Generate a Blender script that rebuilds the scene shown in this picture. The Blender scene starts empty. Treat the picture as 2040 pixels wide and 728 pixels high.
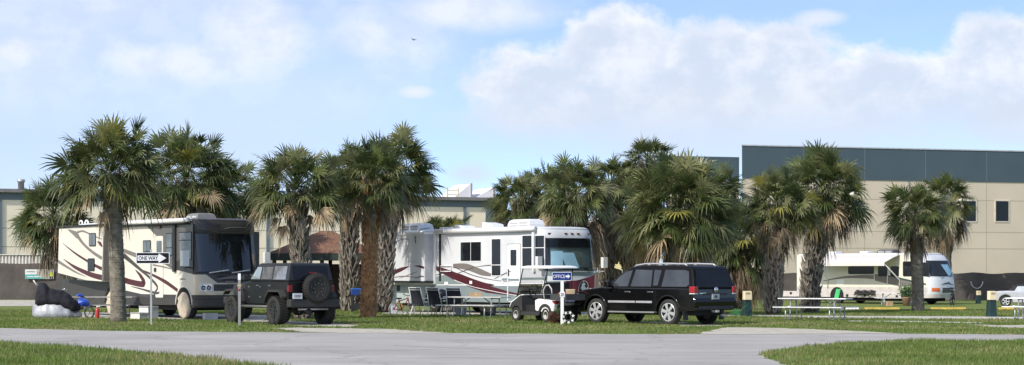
import bpy, math, random
from mathutils import Vector, Matrix
from math import sin, cos, pi, radians, atan2, sqrt, hypot
S = bpy.context.scene
COL = S.collection
# ---------------------------------------------------------------- camera model (photo measured at 2040 px)
F, CX, HY, CH = 4000.0, 1020.0, 545.0, 1.6
def gz(y):
    t = min(1, max(0, (y-85)/15.0))
    return -0.3*t*t*(3-2*t)
def at(px, py, D):
    return Vector(((px-CX)/F*D, D, CH-(py-HY)/F*D))
def ground(px, py):
    lo, hi = 5.0, 3000.0
    for _ in range(50):
        m = (lo+hi)/2
        if HY+F*(CH-gz(m))/m > py: lo = m
        else: hi = m
    return Vector(((px-CX)/F*lo, lo, gz(lo)))
def base(px, D):
    return Vector(((px-CX)/F*D, D, gz(D)))

class Fr:
    """local frame of a thing: location + yaw; turns photo pixels into points on its own planes"""
    def __init__(s, loc, yaw):
        s.loc = Vector(loc); s.yaw = yaw
        inv = Matrix.Rotation(-yaw, 3, 'Z')
        s.inv = inv
        s.c = inv @ (Vector((0, 0, CH)) - s.loc)
    def ray(s, px, py):
        return s.inv @ Vector(((px-CX)/F, 1, -(py-HY)/F))
    def y(s, px, py, yv):
        d = s.ray(px, py); t = (yv-s.c.y)/d.y; p = s.c+d*t
        return (p.x, p.z)
    def x(s, px, py, xv):
        d = s.ray(px, py); t = (xv-s.c.x)/d.x; p = s.c+d*t
        return (p.y, p.z)
    def ry(s, x0, y0, x1, y1, yv):
        xm, ym = (x0+x1)/2, (y0+y1)/2
        a = s.y(x0, ym, yv)[0]; b = s.y(x1, ym, yv)[0]
        return (min(a, b), s.y(xm, y1, yv)[1], max(a, b), s.y(xm, y0, yv)[1])
    def rx(s, x0, y0, x1, y1, xv):
        xm, ym = (x0+x1)/2, (y0+y1)/2
        a = s.x(x0, ym, xv)[0]; b = s.x(x1, ym, xv)[0]
        return (min(a, b), s.x(xm, y1, xv)[1], max(a, b), s.x(xm, y0, xv)[1])

# ---------------------------------------------------------------- materials
MATS = {}
def mat(name, col, rough=0.6, metal=0.0, var=0.12, scale=3.0, bump=0.0, bscale=40.0, col2=None, coat=0.0, emit=None, spec=0.5, detail=5, trans=0.0):
    if name in MATS: return MATS[name]
    m = bpy.data.materials.new(name); m.use_nodes = True
    nt = m.node_tree; N = nt.nodes; L = nt.links
    b = N['Principled BSDF']; out = N['Material Output']
    b.inputs['Roughness'].default_value = rough
    b.inputs['Metallic'].default_value = metal
    b.inputs['Specular IOR Level'].default_value = spec
    b.inputs['Coat Weight'].default_value = coat
    c = Vector(col[:3])
    tc = N.new('ShaderNodeTexCoord')
    nz = N.new('ShaderNodeTexNoise'); nz.inputs['Scale'].default_value = scale; nz.inputs['Detail'].default_value = detail
    L.new(tc.outputs['Object'], nz.inputs['Vector'])
    mix = N.new('ShaderNodeMix'); mix.data_type = 'RGBA'
    rmp = N.new('ShaderNodeMapRange'); rmp.inputs[1].default_value = 0.32; rmp.inputs[2].default_value = 0.68
    L.new(nz.outputs['Fac'], rmp.inputs[0]); L.new(rmp.outputs[0], mix.inputs[0])
    a = c*(1-var); d = Vector(col2[:3]) if col2 else c*(1+var)
    mix.inputs[6].default_value = (*a, 1); mix.inputs[7].default_value = (*d, 1)
    L.new(mix.outputs[2], b.inputs['Base Color'])
    if bump:
        n2 = N.new('ShaderNodeTexNoise'); n2.inputs['Scale'].default_value = bscale; n2.inputs['Detail'].default_value = 4
        L.new(tc.outputs['Object'], n2.inputs['Vector'])
        bp = N.new('ShaderNodeBump'); bp.inputs['Strength'].default_value = bump; bp.inputs['Distance'].default_value = 0.02
        L.new(n2.outputs['Fac'], bp.inputs['Height']); L.new(bp.outputs['Normal'], b.inputs['Normal'])
    if trans:
        tr = N.new('ShaderNodeBsdfTranslucent'); L.new(mix.outputs[2], tr.inputs['Color'])
        ms = N.new('ShaderNodeMixShader'); ms.inputs[0].default_value = trans
        L.new(b.outputs[0], ms.inputs[1]); L.new(tr.outputs[0], ms.inputs[2]); L.new(ms.outputs[0], out.inputs[0])
    MATS[name] = m
    return m
def glass(name, tint, clear):
    """tinted pane: part see-through, part glossy"""
    m = bpy.data.materials.new(name); m.use_nodes = True
    nt = m.node_tree; N = nt.nodes; L = nt.links
    N.remove(N['Principled BSDF']); out = N['Material Output']
    t = N.new('ShaderNodeBsdfTransparent'); t.inputs[0].default_value = (*[c*clear for c in tint], 1)
    g = N.new('ShaderNodeBsdfGlossy'); g.inputs['Roughness'].default_value = 0.03; g.inputs[0].default_value = (0.9, 0.95, 1, 1)
    lw = N.new('ShaderNodeLayerWeight'); lw.inputs[0].default_value = 0.3
    pw_ = N.new('ShaderNodeMath'); pw_.operation = 'POWER'; pw_.inputs[1].default_value = 3.0; L.new(lw.outputs['Facing'], pw_.inputs[0])
    f = N.new('ShaderNodeMath'); f.operation = 'MULTIPLY_ADD'; f.inputs[1].default_value = 0.7; f.inputs[2].default_value = 0.05; L.new(pw_.outputs[0], f.inputs[0])
    ms = N.new('ShaderNodeMixShader')
    L.new(f.outputs[0], ms.inputs[0]); L.new(t.outputs[0], ms.inputs[1]); L.new(g.outputs[0], ms.inputs[2]); L.new(ms.outputs[0], out.inputs[0])
    return m

# ---------------------------------------------------------------- mesh builder
class MB:
    def __init__(s): s.v = []; s.f = []; s.m = []; s.sm = []; s.mats = []
    def mi(s, m):
        if m not in s.mats: s.mats.append(m)
        return s.mats.index(m)
    def add(s, vs, fs, m, smooth=False):
        o = len(s.v); k = s.mi(m)
        s.v.extend([tuple(p) for p in vs])
        for f in fs:
            s.f.append([i+o for i in f]); s.m.append(k); s.sm.append(smooth)
    def box(s, x0, y0, z0, x1, y1, z1, m, xf=None):
        vs = [Vector(p) for p in ((x0,y0,z0),(x1,y0,z0),(x1,y1,z0),(x0,y1,z0),(x0,y0,z1),(x1,y0,z1),(x1,y1,z1),(x0,y1,z1))]
        if xf is not None: vs = [xf @ p for p in vs]
        s.add(vs, [(3,2,1,0),(4,5,6,7),(0,1,5,4),(1,2,6,5),(2,3,7,6),(3,0,4,7)], m)
    def bar(s, a, b, w, h, m, up=(0,0,1)):
        a = Vector(a); b = Vector(b); d = (b-a); L = d.length; d.normalize()
        u = Vector(up); 
        if abs(d.dot(u)) > 0.98: u = Vector((1,0,0))
        r = d.cross(u).normalized(); u = r.cross(d)
        vs = []
        for p in (a, b):
            for i, j in ((-1,-1),(1,-1),(1,1),(-1,1)): vs.append(p+r*(w/2*i)+u*(h/2*j))
        s.add(vs, [(0,1,2,3),(7,6,5,4),(0,4,5,1),(1,5,6,2),(2,6,7,3),(3,7,4,0)], m)
    def panel(s, poly, fn, o0, o1, m):
        """poly of 2-D points put on a surface by fn(a,b,offset)"""
        n = len(poly)
        vs = [fn(a, b, o1) for a, b in poly]+[fn(a, b, o0) for a, b in poly]
        fs = [list(range(n))]+[(i, i+n, (i+1) % n+n, (i+1) % n) for i in range(n)]+[list(range(2*n-1, n-1, -1))]
        s.add(vs, fs, m)
    def prism(s, poly, y0, y1, m):
        s.panel(poly, lambda a, b, o: (a, o, b), y1, y0, m)
    def strip(s, pts, ws, fn, o, m, n=20):
        P = spline(pts, n); k = len(P)
        W = [interp(ws, i/(k-1)) for i in range(k)]
        vs = []; fs = []
        for i, p in enumerate(P):
            a = P[max(0, i-1)]; b = P[min(k-1, i+1)]
            dx, dy = b[0]-a[0], b[1]-a[1]; L = hypot(dx, dy) or 1
            nx, ny = -dy/L, dx/L; w = W[i]/2
            vs += [fn(p[0]+nx*w, p[1]+ny*w, o), fn(p[0]-nx*w, p[1]-ny*w, o)]
            if i: fs.append((2*i-2, 2*i, 2*i+1, 2*i-1))
        s.add(vs, fs, m)
    def tube(s, pts, r, m, n=8, smooth=True, closed=False):
        pts = [Vector(p) for p in pts]; k = len(pts)
        rs = r if isinstance(r, (list, tuple)) else [r]*k
        vs = []; fs = []; u = None
        for i, p in enumerate(pts):
            if closed: d = pts[(i+1) % k]-pts[i-1]
            else: d = pts[min(k-1, i+1)]-pts[max(0, i-1)]
            d.normalize()
            if u is None: u = Vector((0,0,1)) if abs(d.z) < 0.9 else Vector((1,0,0))
            a = d.cross(u)
            if a.length < 1e-5: a = d.cross(Vector((0.3,1,0.2)))
            a.normalize(); u = a.cross(d)
            for j in range(n):
                t = 2*pi*j/n; vs.append(p+(a*cos(t)+u*sin(t))*rs[i])
        for i in range(k if closed else k-1):
            i2 = (i+1) % k
            for j in range(n):
                fs.append((i*n+j, i*n+(j+1) % n, i2*n+(j+1) % n, i2*n+j))
        if not closed:
            fs.append(list(range(n-1, -1, -1))); fs.append(list(range((k-1)*n, k*n)))
        s.add(vs, fs, m, smooth)
    def lathe(s, prof, c, axis, m, n=24, smooth=True):
        """prof: list of (radius, along-axis)"""
        vs = []; fs = []; c = Vector(c)
        ax = {'x': (Vector((0,1,0)), Vector((0,0,1)), Vector((1,0,0))), 'y': (Vector((0,0,1)), Vector((1,0,0)), Vector((0,1,0))), 'z': (Vector((1,0,0)), Vector((0,1,0)), Vector((0,0,1)))}[axis]
        k = len(prof)
        for r, h in prof:
            for j in range(n):
                t = 2*pi*j/n; vs.append(c+ax[0]*(r*cos(t))+ax[1]*(r*sin(t))+ax[2]*h)
        for i in range(k-1):
            for j in range(n): fs.append((i*n+j, i*n+(j+1) % n, (i+1)*n+(j+1) % n, (i+1)*n+j))
        if prof[0][0] > 1e-4: fs.append(list(range(n-1, -1, -1)))
        if prof[-1][0] > 1e-4: fs.append(list(range((k-1)*n, k*n)))
        s.add(vs, fs, m, smooth)
    def loft(s, rings, m, cap=True, smooth=True):
        n = len(rings[0]); vs = [p for r in rings for p in r]; fs = []
        for i in range(len(rings)-1):
            for j in range(n): fs.append((i*n+j, i*n+(j+1) % n, (i+1)*n+(j+1) % n, (i+1)*n+j))
        if cap: fs.append(list(range(n-1, -1, -1))); fs.append(list(range((len(rings)-1)*n, len(rings)*n)))
        s.add(vs, fs, m, smooth)
    def build(s, name, parent=None, bevel=0, seg=2, fix=True):
        me = bpy.data.meshes.new(name)
        me.from_pydata(s.v, [], s.f)
        for m in s.mats: me.materials.append(m)
        me.polygons.foreach_set('material_index', s.m)
        me.polygons.foreach_set('use_smooth', s.sm)
        me.update()
        if fix and len(s.f) < 6000:
            import bmesh
            bm = bmesh.new(); bm.from_mesh(me); bmesh.ops.recalc_face_normals(bm, faces=bm.faces); bm.to_mesh(me); bm.free()
        o = bpy.data.objects.new(name, me); COL.objects.link(o)
        if parent is not None: o.parent = parent
        if bevel:
            b = o.modifiers.new('bevel', 'BEVEL'); b.width = bevel; b.segments = seg; b.limit_method = 'ANGLE'; b.angle_limit = radians(35)
        return o
def spline(pts, n):
    pts = [Vector((p[0], p[1])) for p in pts]
    if len(pts) == 2:
        return [pts[0].lerp(pts[1], i/n) for i in range(n+1)]
    out = []; k = len(pts)-1
    per = max(2, n//k)
    for i in range(k):
        p0 = pts[max(0, i-1)]; p1 = pts[i]; p2 = pts[i+1]; p3 = pts[min(k, i+2)]
        for j in range(per):
            t = j/per
            out.append(0.5*((2*p1)+(p2-p0)*t+(2*p0-5*p1+4*p2-p3)*t*t+(3*p1-p0-3*p2+p3)*t**3))
    out.append(pts[-1]); return out
def interp(ws, t):
    k = len(ws)-1; x = t*k; i = min(k-1, int(x)); return ws[i]+(ws[i+1]-ws[i])*(x-i)
def rect(x0, z0, x1, z1, r=0.0, n=3):
    if r <= 0: return [(x0,z0),(x1,z0),(x1,z1),(x0,z1)]
    r = min(r, (x1-x0)/2.01, (z1-z0)/2.01); out = []
    for cx, cz, a in ((x1-r,z0+r,-pi/2),(x1-r,z1-r,0),(x0+r,z1-r,pi/2),(x0+r,z0+r,pi)):
        for i in range(n+1):
            t = a+pi/2*i/n; out.append((cx+r*cos(t), cz+r*sin(t)))
    return out
def tag(o, label=None, cat=None, group=None, kind=None):
    if label: o['label'] = label
    if cat: o['category'] = cat
    if group: o['group'] = group
    if kind: o['kind'] = kind
    return o
def thing(name, label, cat, loc, yaw=0, group=None):
    o = bpy.data.objects.new(name, None); COL.objects.link(o)
    o.empty_display_size = 0.3
    o.location = loc; o.rotation_euler = (0, 0, yaw)
    return tag(o, label, cat, group)
def kids(o): return [c for c in bpy.data.objects if c.parent == o]
def copy_tree(o, parent=None):
    c = o.copy(); COL.objects.link(c)
    if parent is not None: c.parent = parent
    for ch in kids(o): copy_tree(ch, c)
    return c
def text(s, tw, th, m, name, parent, loc, rot, depth=0.001, bold=0.0):
    """lettering fitted to width tw and capital height th, centred on loc"""
    cu = bpy.data.curves.new(name, 'FONT'); cu.body = s; cu.size = 1.0; cu.align_x = 'CENTER'; cu.align_y = 'CENTER'
    cu.extrude = 0.01; cu.offset = bold; cu.resolution_u = 3
    t = bpy.data.objects.new(name+'_curve', cu); COL.objects.link(t)
    bpy.context.view_layer.update()
    me = bpy.data.meshes.new_from_object(t.evaluated_get(bpy.context.evaluated_depsgraph_get()))
    bpy.data.objects.remove(t); bpy.data.curves.remove(cu)
    xs_ = [v.co.x for v in me.vertices]; ys_ = [v.co.y for v in me.vertices]
    cx_, cy_ = (min(xs_)+max(xs_))/2, (min(ys_)+max(ys_))/2; kx, ky = tw/(max(xs_)-min(xs_)), th/(max(ys_)-min(ys_))
    for v in me.vertices: v.co = ((v.co.x-cx_)*kx, (v.co.y-cy_)*ky, v.co.z*depth/0.01)
    me.materials.clear(); me.materials.append(m); me.name = name
    o = bpy.data.objects.new(name, me); COL.objects.link(o); o.parent = parent
    o.location = loc; o.rotation_euler = rot
    return o

# ---------------------------------------------------------------- palette
white = mat('white_paint', (0.78, 0.78, 0.77), 0.35, var=0.04, scale=1.2)
gelcoat = mat('white_gelcoat', (0.60, 0.61, 0.62), 0.3, var=0.05, scale=0.9)
offwhite = mat('offwhite_plastic', (0.66, 0.66, 0.64), 0.5, var=0.06)
cream = mat('cream_gelcoat', (0.65, 0.61, 0.52), 0.3, var=0.05, scale=0.8)
cream2 = mat('pale_cream_gelcoat', (0.66, 0.63, 0.53), 0.35, var=0.05, scale=0.8)
tan_paint = mat('tan_paint', (0.55, 0.48, 0.36), 0.32, metal=0.2, var=0.06)
grey_paint = mat('grey_paint', (0.105, 0.10, 0.095), 0.35, var=0.06)
dgrey_paint = mat('dark_grey_paint', (0.05, 0.047, 0.044), 0.35, var=0.08)
skirt_grey = mat('skirt_grey', (0.045, 0.043, 0.04), 0.5, var=0.12)
maroon = mat('maroon_paint', (0.065, 0.009, 0.014), 0.35, var=0.08)
taupe = mat('taupe_paint', (0.17, 0.15, 0.135), 0.4, var=0.06)
teal_grey = mat('teal_grey_paint', (0.19, 0.235, 0.235), 0.35, var=0.05, scale=0.8)
pale_teal = mat('pale_teal_paint', (0.38, 0.44, 0.42), 0.4, var=0.05, scale=0.8)
dark_green = mat('dark_green_paint', (0.03, 0.07, 0.05), 0.4)
win = mat('dark_window_glass', (0.010, 0.012, 0.015), 0.06, var=0.2, spec=0.28)
win_grey = mat('grey_window_glass', (0.10, 0.115, 0.12), 0.06, var=0.25, scale=2, spec=0.6)
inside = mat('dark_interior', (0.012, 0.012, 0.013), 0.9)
tint_glass = glass('tinted_glass', (0.92, 0.98, 1.0), 0.88)
black = mat('black_plastic', (0.018, 0.018, 0.019), 0.55, var=0.2)
black_paint = mat('black_car_paint', (0.005, 0.005, 0.0055), 0.12, coat=0.35, var=0.1, spec=0.25)
black_dusty = mat('dusty_black_paint', (0.007, 0.0072, 0.0078), 0.34, coat=0.15, var=0.2, spec=0.3)
rubber = mat('tyre_rubber', (0.022, 0.021, 0.02), 0.8, var=0.25, scale=12)
dusty_rubber = mat('dusty_rubber', (0.022, 0.021, 0.019), 0.85, var=0.25, scale=9)
alloy = mat('alloy_metal', (0.62, 0.62, 0.62), 0.3, metal=0.6, var=0.05)
chrome = mat('chrome', (0.75, 0.75, 0.76), 0.15, metal=1, var=0.03)
galv = mat('galvanised_steel', (0.45, 0.46, 0.46), 0.4, metal=0.5, var=0.12, scale=8)
alu = mat('weathered_aluminium', (0.60, 0.60, 0.59), 0.4, metal=0.25, var=0.08, scale=5)
red_lens = mat('red_lens', (0.32, 0.012, 0.015), 0.12, var=0.1, coat=0.6)
amber = mat('amber_lens', (0.6, 0.13, 0.03), 0.2, var=0.1)
lens = mat('clear_lens', (0.55, 0.56, 0.57), 0.1, var=0.1, coat=0.6)
khaki = mat('khaki_vinyl', (0.55, 0.47, 0.36), 0.7, var=0.1, scale=5, bump=0.2, bscale=12)
navy_mesh = mat('navy_sling_fabric', (0.016, 0.019, 0.03), 0.8, var=0.15, scale=20)
concrete = mat('concrete', (0.40, 0.385, 0.34), 0.9, var=0.12, scale=6, bump=0.2)
cream_plastic = mat('cream_plastic', (0.70, 0.60, 0.40), 0.5, var=0.06)
green_post = mat('dark_green_plastic', (0.012, 0.036, 0.034), 0.5, var=0.1)
blue_plastic = mat('blue_plastic', (0.015, 0.07, 0.42), 0.45, var=0.12)
cardboard = mat('cardboard', (0.40, 0.27, 0.14), 0.8)
# ================================================================ SETTING: ground, road, lawns
rnd = random.Random(7)
def grass_ground_mat():
    m = bpy.data.materials.new('lawn_soil'); m.use_nodes = True
    nt = m.node_tree; N = nt.nodes; L = nt.links; b = N['Principled BSDF']; b.inputs['Roughness'].default_value = 0.95
    b.inputs['Specular IOR Level'].default_value = 0.1
    tc = N.new('ShaderNodeTexCoord')
    def noise(sc, det):
        n = N.new('ShaderNodeTexNoise'); n.inputs['Scale'].default_value = sc; n.inputs['Detail'].default_value = det
        L.new(tc.outputs['Object'], n.inputs['Vector']); return n
    def ramp(n, a, c):
        r = N.new('ShaderNodeMapRange'); r.inputs[1].default_value = a; r.inputs[2].default_value = c
        L.new(n.outputs['Fac'], r.inputs[0]); return r
    def mx(f, A, B):
        x = N.new('ShaderNodeMix'); x.data_type = 'RGBA'; L.new(f.outputs[0], x.inputs[0])
        for i, v in ((6, A), (7, B)):
            if isinstance(v, tuple): x.inputs[i].default_value = (*v, 1)
            else: L.new(v.outputs[2], x.inputs[i])
        return x
    fine = mx(ramp(noise(9, 6), 0.35, 0.65), (0.11, 0.155, 0.034), (0.17, 0.205, 0.058))
    mid = mx(ramp(noise(0.5, 4), 0.52, 0.72), fine, (0.19, 0.175, 0.075))
    big = mx(ramp(noise(2.3, 5), 0.62, 0.75), mid, (0.27, 0.235, 0.14))
    L.new(big.outputs[2], b.inputs['Base Color'])
    bp = N.new('ShaderNodeBump'); bp.inputs['Strength'].default_value = 0.6; bp.inputs['Distance'].default_value = 0.06
    L.new(noise(14, 5).outputs['Fac'], bp.inputs['Height']); L.new(bp.outputs[0], b.inputs['Normal'])
    return m
lawn_m = grass_ground_mat()
g = MB()
ys = [-60, 0, 20, 40, 60, 80]+[85+1.5*i for i in range(11)]+[110, 140, 180, 240, 400, 800, 1600, 4000]
xs = [-4000, -1200, -400, -150, -60, -30, 0, 30, 60, 150, 400, 1200, 4000]
vs = [(x, y, gz(y)) for y in ys for x in xs]; nx = len(xs)
g.add(vs, [(j*nx+i, j*nx+i+1, (j+1)*nx+i+1, (j+1)*nx+i) for j in range(len(ys)-1) for i in range(nx-1)], lawn_m)
tag(g.build('ground', fix=False), kind='structure')

def jag(pts, amp, step):
    """ragged outline: subdivide in ground space and jitter"""
    out = []
    for i in range(len(pts)):
        a = Vector(pts[i]); b = Vector(pts[(i+1) % len(pts)]); L = (b-a).length; n = max(1, int(L/step))
        nrm = Vector((-(b-a).y, (b-a).x, 0)).normalized() if L > 0 else Vector((0,0,0))
        for k in range(n):
            p = a.lerp(b, k/n); out.append(p+nrm*rnd.gauss(0, amp)*(1 if L < 60 else 0))
    return out
def sheet(name, px, dz, m, amp=0.05, step=0.5, thick=0.0, ld=True):
    P = [ground(x, y) if y > 0 else Vector((x, -y, 0)) for x, y in px]
    P = jag(P, amp, step) if amp else P
    zz = P[0].z
    b = MB(); top = [(p.x, p.y, gz(p.y)+dz) for p in P]
    if thick:
        n = len(top); low = [(p[0], p[1], p[2]-thick) for p in top]
        b.add(top+low, [list(range(n))]+[(i, (i+1) % n, (i+1) % n+n, i+n) for i in range(n)], m)
    else: b.add(top, [list(range(len(top)))], m)
    o = b.build(name, fix=False)
    import bmesh
    bm = bmesh.new(); bm.from_mesh(o.data)
    bmesh.ops.triangulate(bm, faces=[f for f in bm.faces if len(f.verts) > 4], ngon_method='EAR_CLIP')
    bmesh.ops.recalc_face_normals(bm, faces=bm.faces)
    if not thick:
        for f in bm.faces:
            if f.normal.z < 0: f.normal_flip()
    bm.to_mesh(o.data); bm.free()
    tag(o, kind='structure'); return P
asphalt = mat('bleached_asphalt', (0.35, 0.333, 0.308), 0.92, var=0.10, scale=0.35, bump=0.25, bscale=60, detail=8)
# finer speckle + wheel-track streaks for the road
nt = asphalt.node_tree; N = nt.nodes; L = nt.links; bs = N['Principled BSDF']
src = bs.inputs['Base Color'].links[0].from_socket
tc = N.new('ShaderNodeTexCoord'); mp = N.new('ShaderNodeMapping'); mp.inputs['Scale'].default_value = (0.12, 1.3, 1); mp.inputs['Rotation'].default_value = (0, 0, radians(14))
L.new(tc.outputs['Object'], mp.inputs[0])
n1 = N.new('ShaderNodeTexNoise'); n1.inputs['Scale'].default_value = 1.0; n1.inputs['Detail'].default_value = 6; L.new(mp.outputs[0], n1.inputs['Vector'])
n2 = N.new('ShaderNodeTexNoise'); n2.inputs['Scale'].default_value = 25; n2.inputs['Detail'].default_value = 3; L.new(tc.outputs['Object'], n2.inputs['Vector'])
ad = N.new('ShaderNodeMath'); ad.operation = 'ADD'; L.new(n1.outputs['Fac'], ad.inputs[0]); L.new(n2.outputs['Fac'], ad.inputs[1])
mr = N.new('ShaderNodeMapRange'); mr.inputs[1].default_value = 0.7; mr.inputs[2].default_value = 1.3; mr.inputs[3].default_value = 0.84; mr.inputs[4].default_value = 1.14
L.new(ad.outputs[0], mr.inputs[0])
wv = N.new('ShaderNodeTexNoise'); wv.inputs['Scale'].default_value = 1.2; wv.inputs['Detail'].default_value = 5; L.new(tc.outputs['Object'], wv.inputs['Vector'])
wa = N.new('ShaderNodeVectorMath'); wa.operation = 'MULTIPLY_ADD'; wa.inputs[1].default_value = (1.6, 1.6, 0); L.new(wv.outputs['Color'], wa.inputs[0]); L.new(tc.outputs['Object'], wa.inputs[2])
vo = N.new('ShaderNodeTexVoronoi'); vo.feature = 'DISTANCE_TO_EDGE'; vo.inputs['Scale'].default_value = 0.22; L.new(wa.outputs[0], vo.inputs['Vector'])
cr = N.new('ShaderNodeMapRange'); cr.inputs[1].default_value = 0.0; cr.inputs[2].default_value = 0.014; cr.inputs[3].default_value = 0.72; cr.inputs[4].default_value = 1.0; L.new(vo.outputs['Distance'], cr.inputs[0])
pn = N.new('ShaderNodeTexNoise'); pn.inputs['Scale'].default_value = 0.16; pn.inputs['Detail'].default_value = 3; L.new(wa.outputs[0], pn.inputs['Vector'])
pr_ = N.new('ShaderNodeMapRange'); pr_.inputs[1].default_value = 0.55; pr_.inputs[2].default_value = 0.60; pr_.inputs[3].default_value = 1.0; pr_.inputs[4].default_value = 0.92; L.new(pn.outputs['Fac'], pr_.inputs[0])
m1_ = N.new('ShaderNodeMath'); m1_.operation = 'MULTIPLY'; L.new(cr.outputs[0], m1_.inputs[0]); L.new(pr_.outputs[0], m1_.inputs[1])
m2_ = N.new('ShaderNodeMath'); m2_.operation = 'MULTIPLY'; L.new(mr.outputs[0], m2_.inputs[0]); L.new(m1_.outputs[0], m2_.inputs[1]); mr = m2_
vm = N.new('ShaderNodeVectorMath'); vm.operation = 'SCALE'; L.new(src, vm.inputs[0]); L.new(mr.outputs[0], vm.inputs['Scale']); L.new(vm.outputs[0], bs.inputs['Base Color'])
sand = mat('pale_sand', (0.40, 0.36, 0.28), 0.95, var=0.16, scale=2.5, bump=0.3, col2=(0.52, 0.48, 0.40))
pad_m = mat('pale_concrete_pad', (0.46, 0.44, 0.38), 0.9, var=0.08, scale=2)
line_m = mat('worn_white_line', (0.34, 0.335, 0.32), 0.9, var=0.05, scale=2.0, col2=(0.55, 0.54, 0.52))

left_edge = [(-900, 660), (-120, 676), (0, 684), (160, 694), (300, 705), (420, 716), (520, 728), (640, 748)]
isle = [(3000, 676), (2180, 679.5), (2040, 680.5), (1880, 680), (1720, 681.5), (1600, 692), (1535, 701), (1512, 706), (1522, 713), (1560, 726), (1620, 748)]
far_edge = [(-900, 640), (-120, 650.5), (0, 654), (120, 657.5), (240, 660), (450, 662), (700, 663.3), (1000, 665.3), (1250, 666.3), (1450, 666.5), (1750, 665), (2040, 667.5), (2180, 668), (3000, 668)]
sheet('road', far_edge+isle+[(2600, 1100), (0, 1300)]+left_edge[::-1], 0.004, asphalt, amp=0.08, step=0.4)
# worn pale line crossing the road
for seg in ([(330, 673.5), (545, 682.5)], [(780, 688.5), (900, 693.8), (1010, 698), (1130, 703.5), (1210, 709)], [(1255, 716), (1300, 719)]):
    b = MB(); P = [ground(x, y) for x, y in seg]
    vs = []; fs = []
    for i, p in enumerate(P): vs += [(p.x, p.y-0.07, 0.008), (p.x, p.y+0.07, 0.008)]
    for i in range(len(P)-1): fs.append((2*i, 2*i+2, 2*i+3, 2*i+1))
    b.add(vs, fs, line_m); tag(b.build('road_line', fix=False), kind='structure')
sheet('sand_shoulder', [(1385, 665.8), (1425, 657), (1450, 653), (1530, 653.5), (1640, 657.5), (1750, 662.5), (1790, 665.2), (1450, 667.6)], 0.010, sand, amp=0.12, step=0.4)
sheet('sand_shoulder', [(545, 655), (600, 653.5), (690, 655.5), (770, 656.5), (850, 661.5), (905, 665), (690, 664), (600, 662)], 0.010, sand, amp=0.16, step=0.35)
sheet('sand_shoulder', [(1920, 647), (1990, 649), (2120, 648), (2120, 655.5), (2040, 654.5), (1975, 653)], 0.010, sand, amp=0.1, step=0.4)
sheet('driveway', [(470, 640.5), (560, 639), (720, 649), (700, 652.5), (600, 651)], 0.009, sand, amp=0.12, step=0.4)
sheet('driveway', [(1230, 641), (1330, 642.5), (1440, 648), (1440, 651.5), (1365, 650.5)], 0.009, sand, amp=0.14, step=0.4)
sheet('parking_pad', [(120, 634), (260, 635.5), (520, 640), (560, 629), (140, 622.5)], 0.006, pad_m, amp=0.04)
sheet('parking_pad', [(760, 627), (1180, 629.5), (1220, 621.5), (760, 620.8)], 0.006, pad_m, amp=0.04)
sheet('footpath', [(1425, 630), (1640, 634), (1810, 636), (2150, 637.5), (2150, 632.8), (1850, 630.6), (1640, 629.8), (1425, 626.8)], 0.006, pad_m, amp=0.03)
sheet('footpath', [(1690, 639.6), (1820, 640.6), (1958, 643.6), (1958, 645.8), (1820, 642.7), (1690, 641.6)], 0.012, pad_m, amp=0.02)
sheet('back_road', [(-200, 611), (130, 610), (420, 609), (420, 604), (300, 598.6), (-200, 597.8)], 0.006, sand, amp=0.1, step=1.5)

# grass blades: near lawn, island, verge beyond the road
def inside_poly(x, y, P):
    c = False; n = len(P)
    for i in range(n):
        a = P[i]; b = P[i-1]
        if (a[1] > y) != (b[1] > y) and x < (b[0]-a[0])*(y-a[1])/(b[1]-a[1])+a[0]: c = not c
    return c
gm = [mat('grass_blade_green', (0.155, 0.22, 0.045), 0.6, var=0.25, scale=0.8, trans=0.5),
      mat('grass_blade_pale', (0.235, 0.28, 0.085), 0.6, var=0.2, scale=0.8, trans=0.5),
      mat('grass_blade_dry', (0.30, 0.26, 0.12), 0.7, var=0.2, scale=0.8, trans=0.3)]
from mathutils import noise as mnoise
def grass(name, px, dens, h0, h1, avoid=()):
    P = [ground(x, y) for x, y in px]
    A = [(p.x, p.y) for p in P]; AV = [[(p.x, p.y) for p in [ground(x, y) for x, y in q]] for q in avoid]
    x0 = min(p[0] for p in A); x1 = max(p[0] for p in A); y0 = min(p[1] for p in A); y1 = max(p[1] for p in A)
    V = []; Fc = []; MI = []
    n = int((x1-x0)*(y1-y0)*dens)
    for _ in range(n):
        x = rnd.uniform(x0, x1); y = rnd.uniform(y0, y1)
        if not inside_poly(x, y, A) or any(inside_poly(x, y, q) and True for q in AV): continue
        cl = mnoise.noise(Vector((x*0.9, y*0.9, 3.1))); c2 = mnoise.noise(Vector((x*0.28, y*0.28, 9)))
        if cl < -0.25 and rnd.random() < 0.55: continue
        h = rnd.uniform(h0, h1)*(1+0.7*cl); w = rnd.uniform(0.008, 0.018)*(y/45)
        a = rnd.uniform(0, 2*pi); lean = rnd.uniform(0, 0.6)*h; la = rnd.uniform(0, 2*pi)
        o = len(V); z = gz(y)
        V += [(x-w*cos(a), y-w*sin(a), z), (x+w*cos(a), y+w*sin(a), z), (x+lean*cos(la), y+lean*sin(la), z+h)]
        Fc.append((o, o+1, o+2))
        t = rnd.random()+c2*0.7
        MI.append(0 if t < 0.58 else 1 if t < 0.93 else 2)
    me = bpy.data.meshes.new(name); me.from_pydata(V, [], Fc)
    for m in gm: me.materials.append(m)
    me.polygons.foreach_set('material_index', MI); me.update()
    o = bpy.data.objects.new(name, me); COL.objects.link(o)
    return o
grass('grass', [(-60, 680)]+left_edge[2:]+[(-60, 748)], 330, 0.05, 0.12).name = 'front_lawn_grass'
tag(bpy.data.objects['front_lawn_grass'], 'short green grass on the front lawn at the lower left', 'grass', kind='stuff')
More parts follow.
